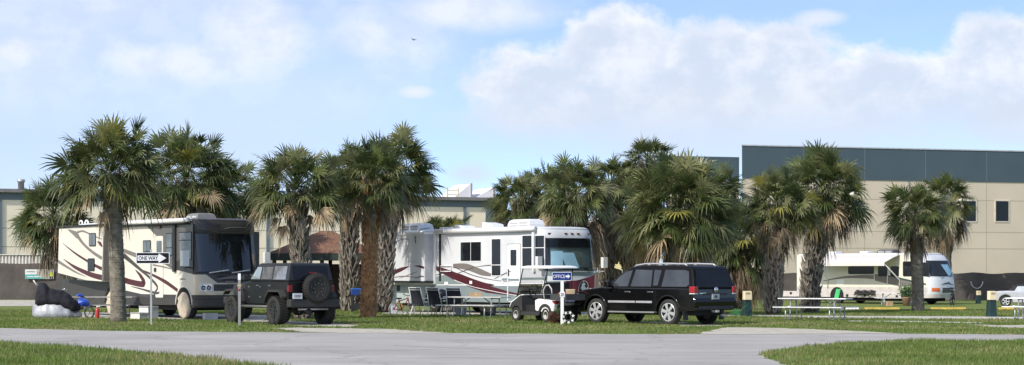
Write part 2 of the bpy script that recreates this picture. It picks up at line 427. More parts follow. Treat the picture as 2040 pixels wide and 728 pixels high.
o = grass('grass', isle[1:]+[(2180, 748)], 330, 0.045, 0.10); o.name = 'island_grass'
tag(o, 'mown green grass on the rounded lawn at the lower right', 'grass', kind='stuff')
pads = [[(120, 634), (260, 635.5), (520, 640), (560, 629), (140, 622.5)], [(1425, 630), (1640, 634), (1810, 636), (2150, 637.5), (2150, 632.8), (1850, 630.6), (1640, 629.8), (1425, 626.8)],
        [(1385, 665.8), (1425, 657), (1450, 653), (1530, 653.5), (1640, 657.5), (1750, 662.5), (1790, 665.2), (1450, 668)], [(545, 655), (600, 653.5), (690, 655.5), (770, 656.5), (850, 661.5), (905, 666), (690, 665), (600, 663)],
        [(1690, 639.6), (1820, 640.6), (1958, 643.6), (1958, 645.8), (1820, 642.7), (1690, 641.6)], [(1920, 647), (1990, 649), (2120, 648), (2120, 655.5), (2040, 654.5), (1975, 653)],
        [(470, 640.5), (560, 639), (720, 649), (700, 652.5), (600, 651)], [(1230, 641), (1330, 642.5), (1440, 648), (1440, 651.5), (1365, 650.5)], [(760, 627), (1180, 629.5), (1220, 621.5), (760, 620.8)]]
o = grass('grass', [(-420, 645.5)]+far_edge[1:-1]+[(2450, 668), (2450, 621), (-420, 621)], 140, 0.03, 0.075, pads); o.name = 'verge_grass'
tag(o, 'short green grass on the verge between the road and the parked motorhomes', 'grass', kind='stuff')

# ================================================================ BUILDINGS
beige = mat('beige_wall', (0.57, 0.49, 0.375), 0.85, var=0.05, scale=0.25, detail=6)
beige_l = mat('pale_beige_wall', (0.86, 0.75, 0.57), 0.85, var=0.05, scale=0.25, detail=6)
slate = mat('slate_blue_wall', (0.058, 0.088, 0.108), 0.8, var=0.06, scale=0.3, detail=6)
slate_l = mat('grey_blue_wall', (0.13, 0.16, 0.185), 0.8, var=0.06, scale=0.3)
joint = mat('panel_joint', (0.38, 0.33, 0.26), 0.9)
coping = mat('metal_coping', (0.5, 0.5, 0.5), 0.5, metal=0.3)
fascia_m = mat('brown_grey_fascia', (0.20, 0.185, 0.175), 0.6)
frame_m = mat('pale_window_frame', (0.60, 0.54, 0.44), 0.6)

# right warehouse
C0 = at(1478, HY, 190); C1 = at(2040, HY, 199.4)
yaw = atan2(C1.y-C0.y, C1.x-C0.x)
loc = Vector((C0.x, C0.y, gz(190)))
fr = Fr(loc, yaw)
wh = thing('warehouse', 'tall beige warehouse with a slate blue upper band behind the right-hand motorhome', 'building', loc, yaw)
zt = fr.y(1478, 291, 0)[1]; zb = fr.y(1478, 355, 0)[1]
rd = fr.inv @ Vector(((1478-CX)/F+0.03, 1, 0)).normalized()*30
def slab(b, x0, y0, z0, x1, z1, m, sk=True):      # plan with a raked left end
    q = [(x0, y0), (x1, y0), (x1, y0+30), (x0+rd.x, y0+rd.y)]
    b.add([(x, y, z0) for x, y in q]+[(x, y, z1) for x, y in q], [(3,2,1,0),(4,5,6,7),(0,1,5,4),(1,2,6,5),(2,3,7,6),(3,0,4,7)], m)
b = MB(); slab(b, 0, 0, -0.5, 52, zb, beige)
for py in (400, 463, 496):
    z = fr.y(1965, py, 0)[1]; b.box(0, -0.01, z-0.03, 52, 0.001, z+0.03, joint)
for px in (1600, 1722, 1843, 1965, 2088):
    x = fr.y(px, 450, 0)[0]; b.box(x-0.03, -0.012, 0, x+0.03, 0.002, zb-0.02, joint)
b.build('wall', wh)
b = MB(); slab(b, -0.03, -0.08, zb, 52.1, zt, slate)
for px in (1600, 1722, 1843, 1965):
    x = fr.y(px, 330, 0)[0]; b.box(x-0.03, -0.09, zb+0.02, x+0.03, -0.07, zt-0.02, slate_l)
b.build('upper_band', wh)
b = MB(); slab(b, -0.1, -0.14, zt+0.003, 52.2, zt+0.12, coping); b.build('coping', wh)
zl = fr.y(1450, 313, 0.4)[1]
b = MB(); b.box(-7, 0.4, zb-0.3, -0.10, 1.6, zl, slate); b.box(-7, 0.42, -0.5, -0.10, 1.6, zb-0.303, beige); b.build('side_wing', wh)
for px in (1931, 1996, 2061):
    x0, z0, x1, z1 = fr.ry(px-12.5, 401, px+12.5, 441, 0)
    w = MB(); w.panel(rect(x0-0.12, z0-0.12, x1+0.12, z1+0.12), lambda a, c, o: (a, -o, c), -0.02, 0.06, frame_m)
    wo = w.build('window', wh)
    w = MB(); w.panel(rect(x0, z0, x1, z1), lambda a, c, o: (a, -o, c), 0.05, 0.064, win); w.build('pane', wo)

# left warehouse, runs from the left edge to the middle
C0 = at(-60, HY, 177); C1 = at(980, HY, 199.5)
yaw = atan2(C1.y-C0.y, C1.x-C0.x); loc = Vector((C0.x, C0.y, gz(180)))
fr = Fr(loc, yaw)
wl = thing('warehouse', 'long low beige warehouse with white roof lights seen behind the palms on the left', 'building', loc, yaw)
Lw = fr.y(1010, 450, 0)[0]
zt = fr.y(900, 393, 0)[1]; zf = fr.y(900, 399.5, 0)[1]; zb = fr.y(900, 412.5, 0)[1]
b = MB(); b.box(0, 0, -0.5, Lw, 40, zb, beige_l)
for py in (455, 492):
    z = fr.y(60, py, 0)[1]; b.box(0, -0.01, z-0.03, Lw, 0.001, z+0.03, joint)
b.build('wall', wl)
b = MB(); b.box(-0.05, -0.06, zb, Lw+0.05, 40, zf, slate_l); b.build('upper_band', wl)
b = MB(); b.box(-0.4, -0.5, zf+0.003, Lw+0.4, 40.4, zt, fascia_m); b.build('roof_edge', wl)
for px0, px1 in ((-2, 3), (205, 210), (530, 536), (727, 732), (923, 927.5), (967, 1006)):
    x0 = fr.y(px0, 450, 0)[0]; x1 = fr.y(px1, 450, 0)[0]
    b = MB(); b.box(x0, -0.16, -0.4, x1, 0.05, zb-0.003, slate_l); b.build('pilaster', wl)
b = MB()
rl = mat('white_roof_light', (0.8, 0.8, 0.78), 0.6, var=0.03); rl_s = mat('shaded_roof_light_edge', (0.36, 0.33, 0.35), 0.7)  # grey edge colour carries the shade on the roof lights' end face
for x0p, x1p, yp in ((900, 937, 366.5), (942, 982, 374)):
    xa = fr.y(x0p, 392, 3)[0]; xb = fr.y(x1p, 392, 3)[0]; z1 = fr.y(x1p, yp, 3)[1]
    b = MB(); b.prism([(xa, zt-0.1), (xb, zt-0.1), (xb, z1)], 3, 7, rl)
    b.box(xb+0.003, 2.9, zt-0.1, xb+0.18, 7.1, z1+0.05, rl_s)
    b.build('roof_light', wl)
b = MB(); x0, z0, x1, z1 = fr.ry(891, 374, 913, 392, 2)
for x in (x0, x1): b.bar((x, 2, zt), (x, 2, z1), 0.12, 0.12, cream_plastic)
b.bar((x0, 2, z1-0.3), (x1, 2, z1-0.3), 0.1, 0.1, cream_plastic); b.bar((x0, 2, z1-0.7), (x1, 2, z1-0.7), 0.1, 0.1, cream_plastic)
b.build('railing', wl)
b = MB(); x = fr.y(42, 370, 3)[0]; z1 = fr.y(42, 358, 3)[1]
b.lathe([(0.28, zt-0.1), (0.28, z1-0.25), (0.36, z1-0.25), (0.36, z1), (0.05, z1+0.05)], (x, 3, 0), 'z', galv, 14); b.build('roof_vent', wl)

# corrugated pale wall and dark screened fences
corr = mat('corrugated_cream_metal', (0.62, 0.59, 0.52), 0.6, var=0.06, scale=1.5)
b = MB(); A = at(-80, 525, 150); z1 = at(0, 508.5, 150).z; n = 150; vs = []
for i in range(n):
    x = A.x+i*0.0625; d = 0.06*(1 if i % 4 in (1, 2) else -1)
    vs += [(x, 150+d, gz(150)), (x, 150+d, z1)]
vs2 = [(x, y+0.15, z) for x, y, z in vs]; k = len(vs)
fs = [(2*i, 2*i+2, 2*i+3, 2*i+1) for i in range(n-1)]
b.add(vs+vs2, fs+[tuple(q+k for q in f[::-1]) for f in fs]+[(2*i+1, 2*i+3, 2*i+3+k, 2*i+1+k) for i in range(n-1)], corr)
b.box(A.x, 149.86, z1+0.003, A.x+n*0.0625, 150.3, z1+0.06, corr)
tag(b.build('corrugated_wall', fix=False), 'pale corrugated metal wall showing above the dark fence at far left', 'wall')
screen = mat('brown_windscreen_mesh', (0.085, 0.072, 0.064), 0.9, var=0.2, scale=0.7, bump=0.3, bscale=2)
def fence(label, x0p, x1p, D, topz, wav, seed):
    A = base(x0p, D); B = base(x1p, D); rr = random.Random(seed)
    t = thing('fence', label, 'fence', (A.x, D, gz(D)))
    Lf = B.x-A.x; n = int(Lf/0.5); b = MB(); vs = []
    for i in range(n+1):
        x = Lf*i/n; ph = (x % 3.0)/3.0
        zt = topz+wav*(abs(ph-0.5)*2-0.6)+rr.uniform(-1, 1)*wav*0.2
        for j in range(5):
            vs.append((x, 0.05*sin(x*1.3+j)+rr.uniform(-.015, .015), 0.03+(zt-0.03)*j/4))
    fs = [(5*i+j, 5*i+5+j, 5*i+6+j, 5*i+j+1) for i in range(n) for j in range(4)]
    k = len(vs)
    b.add(vs+[(p[0], p[1]+0.02, p[2]) for p in vs], fs+[tuple(q+k for q in f[::-1]) for f in fs], screen); b.build('windscreen', t, fix=False)
    npst = int(Lf/3.0)+1
    for i in range(npst):
        b = MB(); b.lathe([(0.035, 0), (0.035, topz+0.06), (0.0, topz+0.09)], (i*3.0, 0.14, 0), 'z', galv, 6); b.build('post', t)
    return t
fence('dark brown screened fence carrying a banner at far left', -80, 400, 146, 2.62, 0.05, 3)
fence('dark brown screened fence with a sagging top edge behind the silver car', 1180, 2150, 142, 1.93, 0.10, 4)
# banner on the fence
bt = thing('banner', 'small white and teal banner with a worker in a yellow vest on the dark fence', 'banner', at(50, 556, 145.8))
sc = 145.8/F
def bp(a, c, o): return (a*sc, -o, c*sc)
b = MB(); b.panel([(0, 0), (57, 0), (57, 19), (0, 19)], bp, -0.01, 0.0, mat('pale_banner', (0.42, 0.40, 0.36), 0.7))
b.panel([(0, 9), (23, 9.5), (23, 18.6), (0, 18.6)], bp, 0.001, 0.004, mat('banner_white', (0.6, 0.63, 0.63), 0.7))
b.panel([(0, 0), (38, 0), (38, 8.6), (0, 8.6)], bp, 0.001, 0.005, mat('banner_teal', (0.10, 0.33, 0.30), 0.7))
b.panel([(22, 8.8), (32, 17.5), (40, 18), (47, 12), (50, 2), (38.5, 1)], bp, 0.006, 0.009, mat('banner_mound', (0.33, 0.30, 0.24), 0.8))
for i, (x, w, z, h, m) in enumerate(((3, 17, 14.4, 2.6, 'slate'), (4, 12, 4.5, 1.6, 'w'), (18, 14, 4.5, 1.6, 'w'))):
    b.panel(rect(x, z-h/2, x+w, z+h/2), bp, 0.0055, 0.008, MATS['banner_mound'] if m == 'slate' else MATS['banner_white'])
vest = mat('hi_vis_yellow', (0.45, 0.5, 0.05), 0.7)
b.panel([(49, 5), (56, 5), (56.4, 12), (54.5, 13.5), (50.5, 13.5), (48.6, 11)], bp, 0.010, 0.014, vest)
b.panel([(51.2, 13.8), (54, 13.8), (54.4, 16), (53.4, 18), (51.6, 18), (50.9, 16)], bp, 0.010, 0.014, mat('hard_hat_yellow', (0.5, 0.48, 0.06), 0.5))
b.panel([(49.4, 0.2), (51.8, 0.2), (52.2, 4.8), (49.4, 4.8)], bp, 0.010, 0.013, black); b.panel([(53.2, 0.2), (55.6, 0.2), (55.6, 4.8), (53, 4.8)], bp, 0.010, 0.013, black)
b.build('print', bt)
# pale loops of hose hanging on the right fence
for (px, py, lab) in ((1515, 574, 'pale hose loop hanging on the fence behind the left of two picnic palms'), (1946, 568, 'pale hose loop hanging on the fence above the small pedestal')):
    c = at(px, py, 141.7); b = MB()
    b.tube([(c.x+0.42*cos(t), c.y-0.03, c.z+0.25+0.5*sin(t)) for t in [pi+pi*i/10 for i in range(11)]], 0.045, galv, 6)
    tag(b.build('hose_loop'), lab, 'hose')

# brown-roofed pavilion behind the jeep
D = 98; loc = base(650, D)
pv = thing('pavilion', 'open pavilion with a brown shingled hip roof behind the black off-roader', 'pavilion', loc)
shing = mat('brown_shingles', (0.17, 0.085, 0.05), 0.9, var=0.35, scale=9, bump=0.6, bscale=14)
ps = D/F
xl, xr = (545-650)*ps, (755-650)*ps; ze = CH-(506-HY)*ps-loc.z; zr = CH-(460-HY)*ps-loc.z; dp = 5.0
b = MB(); 
b.add([(xl,-dp/2,ze),(xr,-dp/2,ze),(xr,dp/2,ze),(xl,dp/2,ze),(xl+2.3,0,zr),(xr-2.3,0,zr)], [(0,1,5,4),(1,2,5),(2,3,4,5),(3,0,4),(3,2,1,0)], shing)
b.build('roof', pv)
b = MB(); b.box(xl+0.02, -dp/2+0.02, ze-0.32, xr-0.02, dp/2-0.02, ze-0.003, mat('dark_green_fascia', (0.015, 0.025, 0.022), 0.6)); b.build('fascia', pv)
brown = mat('brown_stained_wood', (0.06, 0.035, 0.025), 0.8)
for x in (xl+0.3, (xl+xr)/2, xr-0.3):
    for y in (-dp/2+0.3, dp/2-0.3):
        b = MB(); b.box(x-0.09, y-0.09, 0, x+0.09, y+0.09, ze-0.323, brown); b.build('post', pv)
b = MB(); b.box(xl+0.4, 0.4, 0, xr-0.4, dp/2-0.5, ze-0.5, mat('dark_brick', (0.05, 0.03, 0.025), 0.9, bump=0.3)); b.build('back_wall', pv)
b = MB(); b.box(xl-0.2, -dp/2-0.2, -0.02, xr+0.2, dp/2+0.2, 0.05, concrete); b.build('floor_slab', pv)
# bird
b = MB(); c = at(823, 80, 240)
b.tube([(-0.25,0,0),(-0.1,0,0.02),(0.12,0,0.03),(0.28,0,0.05)], [0.01,0.06,0.06,0.015], mat('grey_feathers',(0.25,0.25,0.26),0.8), 6)
for s in (-1, 1):
    b.add([(-0.08,0.03*s,0.04),(0.12,0.03*s,0.05),(0.18,0.3*s,0.2),(0.02,0.3*s,0.19),(0.0,0.6*s,0.1),(-0.08,0.58*s,0.09)], [(0,1,2,3),(3,2,4,5)], MATS['grey_feathers'])
o = b.build('bird'); o.location = c; o.rotation_euler = (0.3, 0.2, 0.9)
tag(o, 'tiny gull flying high in the sky left of the big cloud', 'bird')
# ================================================================ PALMS
def leafm(name, col, var, tr=0.32, rough=0.42):
    return mat(name, col, rough, var=var, scale=1.7, trans=tr, spec=0.45)
G1 = leafm('palm_leaf_dark', (0.072, 0.098, 0.034), 0.3)
G2 = leafm('palm_leaf_green', (0.120, 0.148, 0.050), 0.3)
G3 = leafm('palm_leaf_pale', (0.205, 0.215, 0.095), 0.3)
G4 = leafm('palm_leaf_yellow', (0.30, 0.28, 0.07), 0.3)
D1 = leafm('dead_leaf_tan', (0.34, 0.255, 0.15), 0.3, 0.15, 0.7)
D2 = leafm('dead_leaf_brown', (0.17, 0.125, 0.08), 0.3, 0.15, 0.75)
D3 = leafm('dead_leaf_grey', (0.22, 0.195, 0.15), 0.3, 0.15, 0.75)
stalk_g = mat('leaf_stalk_green', (0.10, 0.13, 0.04), 0.5, var=0.2)
stalk_d = mat('leaf_stalk_brown', (0.16, 0.11, 0.065), 0.7, var=0.2)
bark_grey = mat('grey_palm_bark', (0.155, 0.138, 0.108), 0.95, var=0.35, scale=6, bump=0.9, bscale=9, col2=(0.23, 0.205, 0.165))
bark_tan = mat('orange_palm_bark', (0.32, 0.165, 0.08), 0.95, var=0.3, scale=7, bump=0.9, bscale=12, col2=(0.46, 0.26, 0.13))
boot_grey = mat('grey_leaf_base', (0.25, 0.225, 0.185), 0.95, var=0.35, scale=5, bump=0.4)
boot_dark = mat('dark_leaf_base', (0.19, 0.165, 0.13), 0.95, var=0.35, scale=5, bump=0.4)
boot_tan = mat('orange_leaf_base', (0.42, 0.23, 0.11), 0.95, var=0.3, scale=5, bump=0.4)
core_m = mat('fibrous_trunk_core', (0.075, 0.06, 0.046), 0.98, var=0.3, scale=8, bump=0.8)

def frond(b, rg, top, az, el, pl, fr, nl, m, ms, droop, spread=1.95, fold=0.35):
    """one fan leaf: arching stalk and a folded, drooping fan of narrow leaflets"""
    d = Vector((cos(az)*cos(el), sin(az)*cos(el), sin(el)))
    side = Vector((-sin(az), cos(az), 0))
    pts = []
    for i in range(4):
        t = i/3; p = top+d*(pl*t); p.z -= droop*0.28*pl*t*t; pts.append(p)
    w = 0.022
    dd = (pts[3]-pts[2]).normalized(); up = side.cross(dd).normalized()
    if up.z < 0 and el > -1.2: up = -up
    vs = []
    for p in pts: vs += [p-side*w, p+side*w]
    b.add(vs, [(0,1,3,2),(2,3,5,4),(4,5,7,6)], ms)
    hub = pts[3]; tw = rg.choice((-1, 1))*rg.random()**1.3*1.15
    sd = (side*cos(tw)+up*sin(tw)); upp = sd.cross(dd)
    if upp.dot(up) < 0: upp = -upp
    V = []; Q = []
    for k in range(nl):
        a = (k/(nl-1)-0.5)*2
        ang = a*spread+rg.uniform(-0.04, 0.04)
        c = dd*cos(ang)+sd*sin(ang)+upp*(fold*abs(a)*0.8+0.10*(k % 2))
        c.normalize()
        l = fr*(0.80+0.20*cos(ang))*rg.uniform(0.74, 1.12)
        # costapalmate: leaflets in the middle start further out along the rib
        s0 = hub+dd*(0.16*fr*max(0, cos(ang)))
        wd = (dd*-sin(ang)+sd*cos(ang)); wl = 0.027*fr/0.75*rg.uniform(0.8, 1.2)
        dr = droop*rg.uniform(0.3, 2.0)
        o = len(V)
        for t, ww in ((0.03, 0.35), (0.35, 1.0), (0.7, 0.75), (1.0, 0.05)):
            p = s0+c*(l*t); p.z -= dr*l*0.55*t*t*t*1.25
            V += [p-wd*(wl*ww), p+wd*(wl*ww)]
        Q += [(o, o+1, o+3, o+2), (o+2, o+3, o+5, o+4), (o+4, o+5, o+7, o+6)]
    b.add(V, Q, m)

def palm(label, base_pt, H, R, rt, style, seed, nlive=52, ndead=22, dead_len=1.0, lean=(0, 0), bulge=1.0, yellow=0.03, pale=0.22, boot_from=0.0, elo=-0.75, tanm=(0.4, 0.8), name='palm_tree', fan=0.82, tanbase=True, group='sabal palms around the camp'):
    rg = random.Random(seed)
    t = thing(name, label, 'palm tree', base_pt, 0, group)
    # trunk
    b = MB(); k = 26; rings = []; n = 14
    bark = bark_tan if style == 'tan' else bark_grey
    cx = lambda z: (lean[0]*(z/H)**1.5, lean[1]*(z/H)**1.5)
    for i in range(k+1):
        z = H*i/k; f = i/k
        r = rt*(1.06-0.10*min(1, f*8)) if style != 'boot' else rt*(0.86+0.05*sin(f*7))
        if style == 'smooth' and f > 0.93: r *= 1.05
        r *= rg.uniform(0.97, 1.03)
        ox, oy = cx(z)
        rings.append([(ox+r*cos(2*pi*j/n)*rg.uniform(.97, 1.03), oy+r*sin(2*pi*j/n)*rg.uniform(.97, 1.03), z-0.03) for j in range(n)])
    b.loft(rings, bark if style != 'boot' else core_m)
    if style == 'smooth':       # close ring scars
        for i in range(int(H*5.5)):
            z = 0.15+i/5.5+rg.uniform(-.03, .03)
            if z > H*0.97: break
            ox, oy = cx(z); r = rt*(1.06-0.10*min(1, z/H*8))+0.004
            b.tube([(ox+r*cos(a), oy+r*sin(a), z+0.015*sin(3*a+i)) for a in [2*pi*q/12 for q in range(12)]], 0.012, bark, 4, True, True)
    b.build('trunk', t)
    # leaf bases (boots): split wedges in a criss-cross spiral
    def boots(z0, z1, m, dens, size, out, nm='leaf_bases'):
        bb = MB(); z = z0; i = 0
        per = 8
        while z < z1:
            f = (z-z0)/(z1-z0+1e-6)
            for q in range(per):
                a = 2*pi*(q+(i % 2)*0.5)/per+rg.uniform(-.2, .2)+0.12*i; ox, oy = cx(z)
                rr = rt*(0.84 if style == 'boot' else 0.93)
                ct, st = cos(a), sin(a); zz = z+rg.uniform(-.08, .08); mm = m if isinstance(m, tuple) is False else rg.choice(m)
                if rg.random() < 0.04: continue
                tilt = rg.uniform(-0.05, 0.05)
                for s in (-1, 1):
                    if rg.random() < 0.04: continue
                    sz = size*rg.choice((0.55, 0.8, 1.0, 1.2, 1.45))*rg.uniform(0.85, 1.15); ou = out*rg.uniform(0.6, 1.4)
                    def P(tan_, rad, h): return (ox+(rr+rad)*ct-tan_*st, oy+(rr+rad)*st+tan_*ct, zz+h)
                    w0 = 0.4*2*pi*rt/per
                    vs = [P(-0.03*s, -0.02, -0.05), P(s*0.07, -0.02, -0.02), P(s*w0*0.95+tilt, ou*0.7, sz*0.75), P(s*w0*1.2+tilt, ou, sz*0.95),
                          P(-0.03*s, 0.05, -0.06), P(s*0.07, 0.055, -0.02), P(s*w0*0.95+tilt, ou*0.7+0.05, sz*0.7), P(s*w0*1.25+tilt, ou+0.015, sz)]
                    bb.add(vs, [(4,5,7,6),(0,1,5,4),(1,3,7,5),(3,2,6,7),(2,0,4,6),(0,2,3,1)], mm)
            z += dens; i += 1
        if bb.v: bb.build(nm, t)
    if style == 'boot': boots(0.12, H, (boot_grey, boot_grey, boot_dark), 0.19, 0.32, 0.10)
    elif style == 'tan': boots(0.1, H*0.9, (boot_tan, bark_tan), 0.16, 0.12, 0.035); boots(H*0.9, H*1.0, (boot_tan, boot_grey), 0.16, 0.28, 0.13, 'leaf_bases')
    else: boots(H*boot_from, H, (boot_dark, boot_grey), 0.15, 0.26, 0.13)
    ox, oy = cx(H); top = Vector((ox, oy, H-0.05))
    pl, frr = R*0.64, R*0.48; frr *= fan; nlive = int(nlive*1.75*(1.18 if fan == 0.82 else 1.0)); elo = elo*0.62
    def live(b, i, n):
        f = (i+0.5)/n
        zc = 0.99-(0.99-sin(elo))*(f**0.92); el = math.asin(max(-1, min(1, zc)))+rg.uniform(-.15, .15)
        az = i*2.39996+rg.uniform(-.2, .2)
        q = rg.random()
        m = G4 if q < yellow else G3 if q < pale+0.2*f else G2 if q < 0.62 else G1
        if f > 0.9 and rg.random() < 0.35: m = D1
        hub_top = top+Vector((0.06*cos(az), 0.06*sin(az), 0.25*(1-f)))
        frond(b, rg, hub_top, az, el, pl*rg.uniform(0.62, 1.18), frr*rg.choice((0.72, 0.9, 1.0, 1.1, 1.22)), 28, m, stalk_g, 0.22+0.38*f+rg.uniform(-.1, .15), spread=rg.choice((1.1, 1.7, 2.0, 2.2, 2.4))*rg.uniform(0.9, 1.08), fold=rg.uniform(0.1, 0.6))
    b = MB()
    for i in range(nlive): live(b, i, nlive)
    b.build('crown', t, fix=False)
    if ndead:
        b = MB()
        for i in range(ndead):
            az = i*2.39996+rg.uniform(-.3, .3); f = i/max(1, ndead-1)
            el = -0.75-0.65*f+rg.uniform(-.12, .12)
            q = rg.random(); m = D1 if q < tanm[0] else D3 if q < tanm[1] else D2
            p0 = Vector((top.x+rt*0.8*cos(az), top.y+rt*0.8*sin(az), top.z-0.15-0.55*dead_len*f*rg.random()))
            frond(b, rg, p0, az, el, pl*rg.uniform(0.35, 0.65)*dead_len**0.5, frr*rg.uniform(0.55, 0.85)*dead_len**0.5, 16, m, stalk_d, 1.1, spread=rg.uniform(0.5, 0.95), fold=0.8)
        b.build('dead_fronds', t, fix=False)
    return t
def palm_px(label, tx, D, cy, Rp, rt_px, style, seed, ccx=None, **kw):
    """trunk base at pixel column tx and distance D, crown heart at pixel row cy"""
    bp_ = base(tx, D); s = F/D; Rp *= 0.87; cy += 9
    H = CH-(cy-HY)/s-bp_.z
    lean = (((ccx if ccx is not None else tx)-tx)/s, 0)
    return palm(label, bp_, H, Rp/s, rt_px/s, style, seed, lean=lean, **kw)

palm_px('tall palm with a bare grey trunk on the verge, beside the one way sign', 236, 66, 338, 132, 15.8, 'smooth', 11, ccx=222, nlive=60, ndead=6, boot_from=0.83, elo=-0.55, tanm=(0.25, 0.6))
palm_px('low palm with a long hanging skirt behind the rear of the dark-fronted motorhome', 150, 93, 424, 92, 17, 'smooth', 12, ccx=108, ndead=34, dead_len=1.3, boot_from=0.4, tanm=(0.2, 0.5), yellow=0.06)
palm_px('shaggy palm rising behind the middle of the cream motorhome', 372, 90, 352, 122, 19, 'boot', 13, nlive=58, ndead=36, dead_len=1.3, tanm=(0.6, 0.85), yellow=0.04)
palm_px('half hidden palm with brown hanging fronds behind the windscreen of the cream motorhome', 452, 94, 386, 92, 17, 'boot', 14, nlive=40, ndead=30, dead_len=1.2, tanm=(0.55, 0.85))
palm_px('palm with a short criss-cross trunk rising right behind the black off-roader', 604, 69.5, 374, 110, 17, 'boot', 15, ccx=590, nlive=54, ndead=16, elo=-0.6, pale=0.28)
palm_px('palm on a dark criss-cross trunk between the off-roader and the orange trunk', 696, 84, 350, 88, 17, 'boot', 16, nlive=42, ndead=18, pale=0.12)
palm_px('palm on a rough orange brown trunk at the front of the middle cluster', 734, 72, 358, 98, 14, 'tan', 17, ccx=742, nlive=54, ndead=18, elo=-0.7, pale=0.3)
palm_px('palm on a thick pale grey criss-cross trunk at the rear end of the white motorhome', 763, 82, 338, 106, 17, 'boot', 18, ccx=782, nlive=58, ndead=20, elo=-0.75)
palm_px('short palm whose leaf tips show above the roof of the white motorhome', 898, 97, 468, 62, 16, 'boot', 19, nlive=36, ndead=12, pale=0.4)
palm_px('smaller palm behind the roof of the white motorhome, left of the broad one', 1036, 98, 398, 78, 16, 'boot', 20, nlive=46, ndead=24, dead_len=1.2, tanm=(0.3, 0.6))
palm_px('broad palm behind the windscreen of the white motorhome', 1148, 92, 384, 92, 20, 'boot', 21, nlive=56, ndead=60, dead_len=2.4, tanm=(0.3, 0.7), pale=0.3)
palm_px('slim palm with a dark tuft between the broad palm and the big bushy palm', 1216, 96, 368, 72, 20, 'boot', 22, nlive=40, ndead=80, dead_len=4.0, tanm=(0.15, 0.45))
palm_px('tallest palm of the right cluster, its narrow top standing above the others', 1290, 97, 318, 66, 17, 'boot', 23, nlive=42, ndead=40, dead_len=1.8, elo=-0.8, tanm=(0.3, 0.6))
palm_px('big bushy bright green palm directly behind the black sport utility vehicle', 1352, 76, 410, 138, 22, 'boot', 24, nlive=120, fan=0.72, ndead=44, dead_len=1.0, elo=-0.95, tanm=(0.5, 0.85), pale=0.34)
palm_px('dark low palm in the shade between the bushy palm and the pedestal', 1468, 92, 468, 104, 18, 'boot', 25, nlive=60, ndead=60, dead_len=2.0, elo=-1.1, tanm=(0.1, 0.3), pale=0.08)
palm_px('palm with a light grey split-base trunk left of the silver picnic table', 1540, 78, 404, 86, 16, 'boot', 26, ccx=1550, nlive=54, ndead=34, dead_len=1.25, elo=-0.9, tanm=(0.4, 0.75), pale=0.3, yellow=0.07)
palm_px('palm on a thick dark trunk behind the silver picnic table', 1613, 82, 374, 104, 19, 'boot', 27, ccx=1640, nlive=60, ndead=34, dead_len=1.2, elo=-0.9, tanm=(0.35, 0.75), pale=0.26)
palm_px('palm with a slim bare trunk standing in front of the far right motorhome', 1829, 84.5, 420, 76, 12.5, 'smooth', 28, ccx=1822, nlive=50, ndead=32, dead_len=1.1, boot_from=0.72, elo=-0.9, tanm=(0.4, 0.75), pale=0.35)
palm_px('shaggy palm with a long brown skirt behind the cab of the far right motorhome', 1884, 137, 394, 70, 13, 'smooth', 29, ccx=1880, nlive=46, ndead=56, dead_len=2.0, boot_from=0.5, elo=-1.1, tanm=(0.3, 0.65), pale=0.3, yellow=0.08)
palm_px('crowded palm between the smaller palm and the broad palm behind the white motorhome', 1092, 100, 380, 80, 15, 'boot', 41, nlive=48, ndead=40, dead_len=1.8, tanm=(0.3, 0.6), fan=0.85)
palm_px('crowded palm behind the slim dark-tufted palm and left of the big bushy one', 1262, 102, 392, 84, 15, 'boot', 42, nlive=50, ndead=50, dead_len=2.5, tanm=(0.3, 0.6), fan=0.85)
palm_px('crowded palm showing at the right shoulder of the big bushy palm', 1425, 96, 396, 88, 15, 'boot', 43, nlive=54, ndead=40, dead_len=1.8, tanm=(0.4, 0.7), fan=0.85)
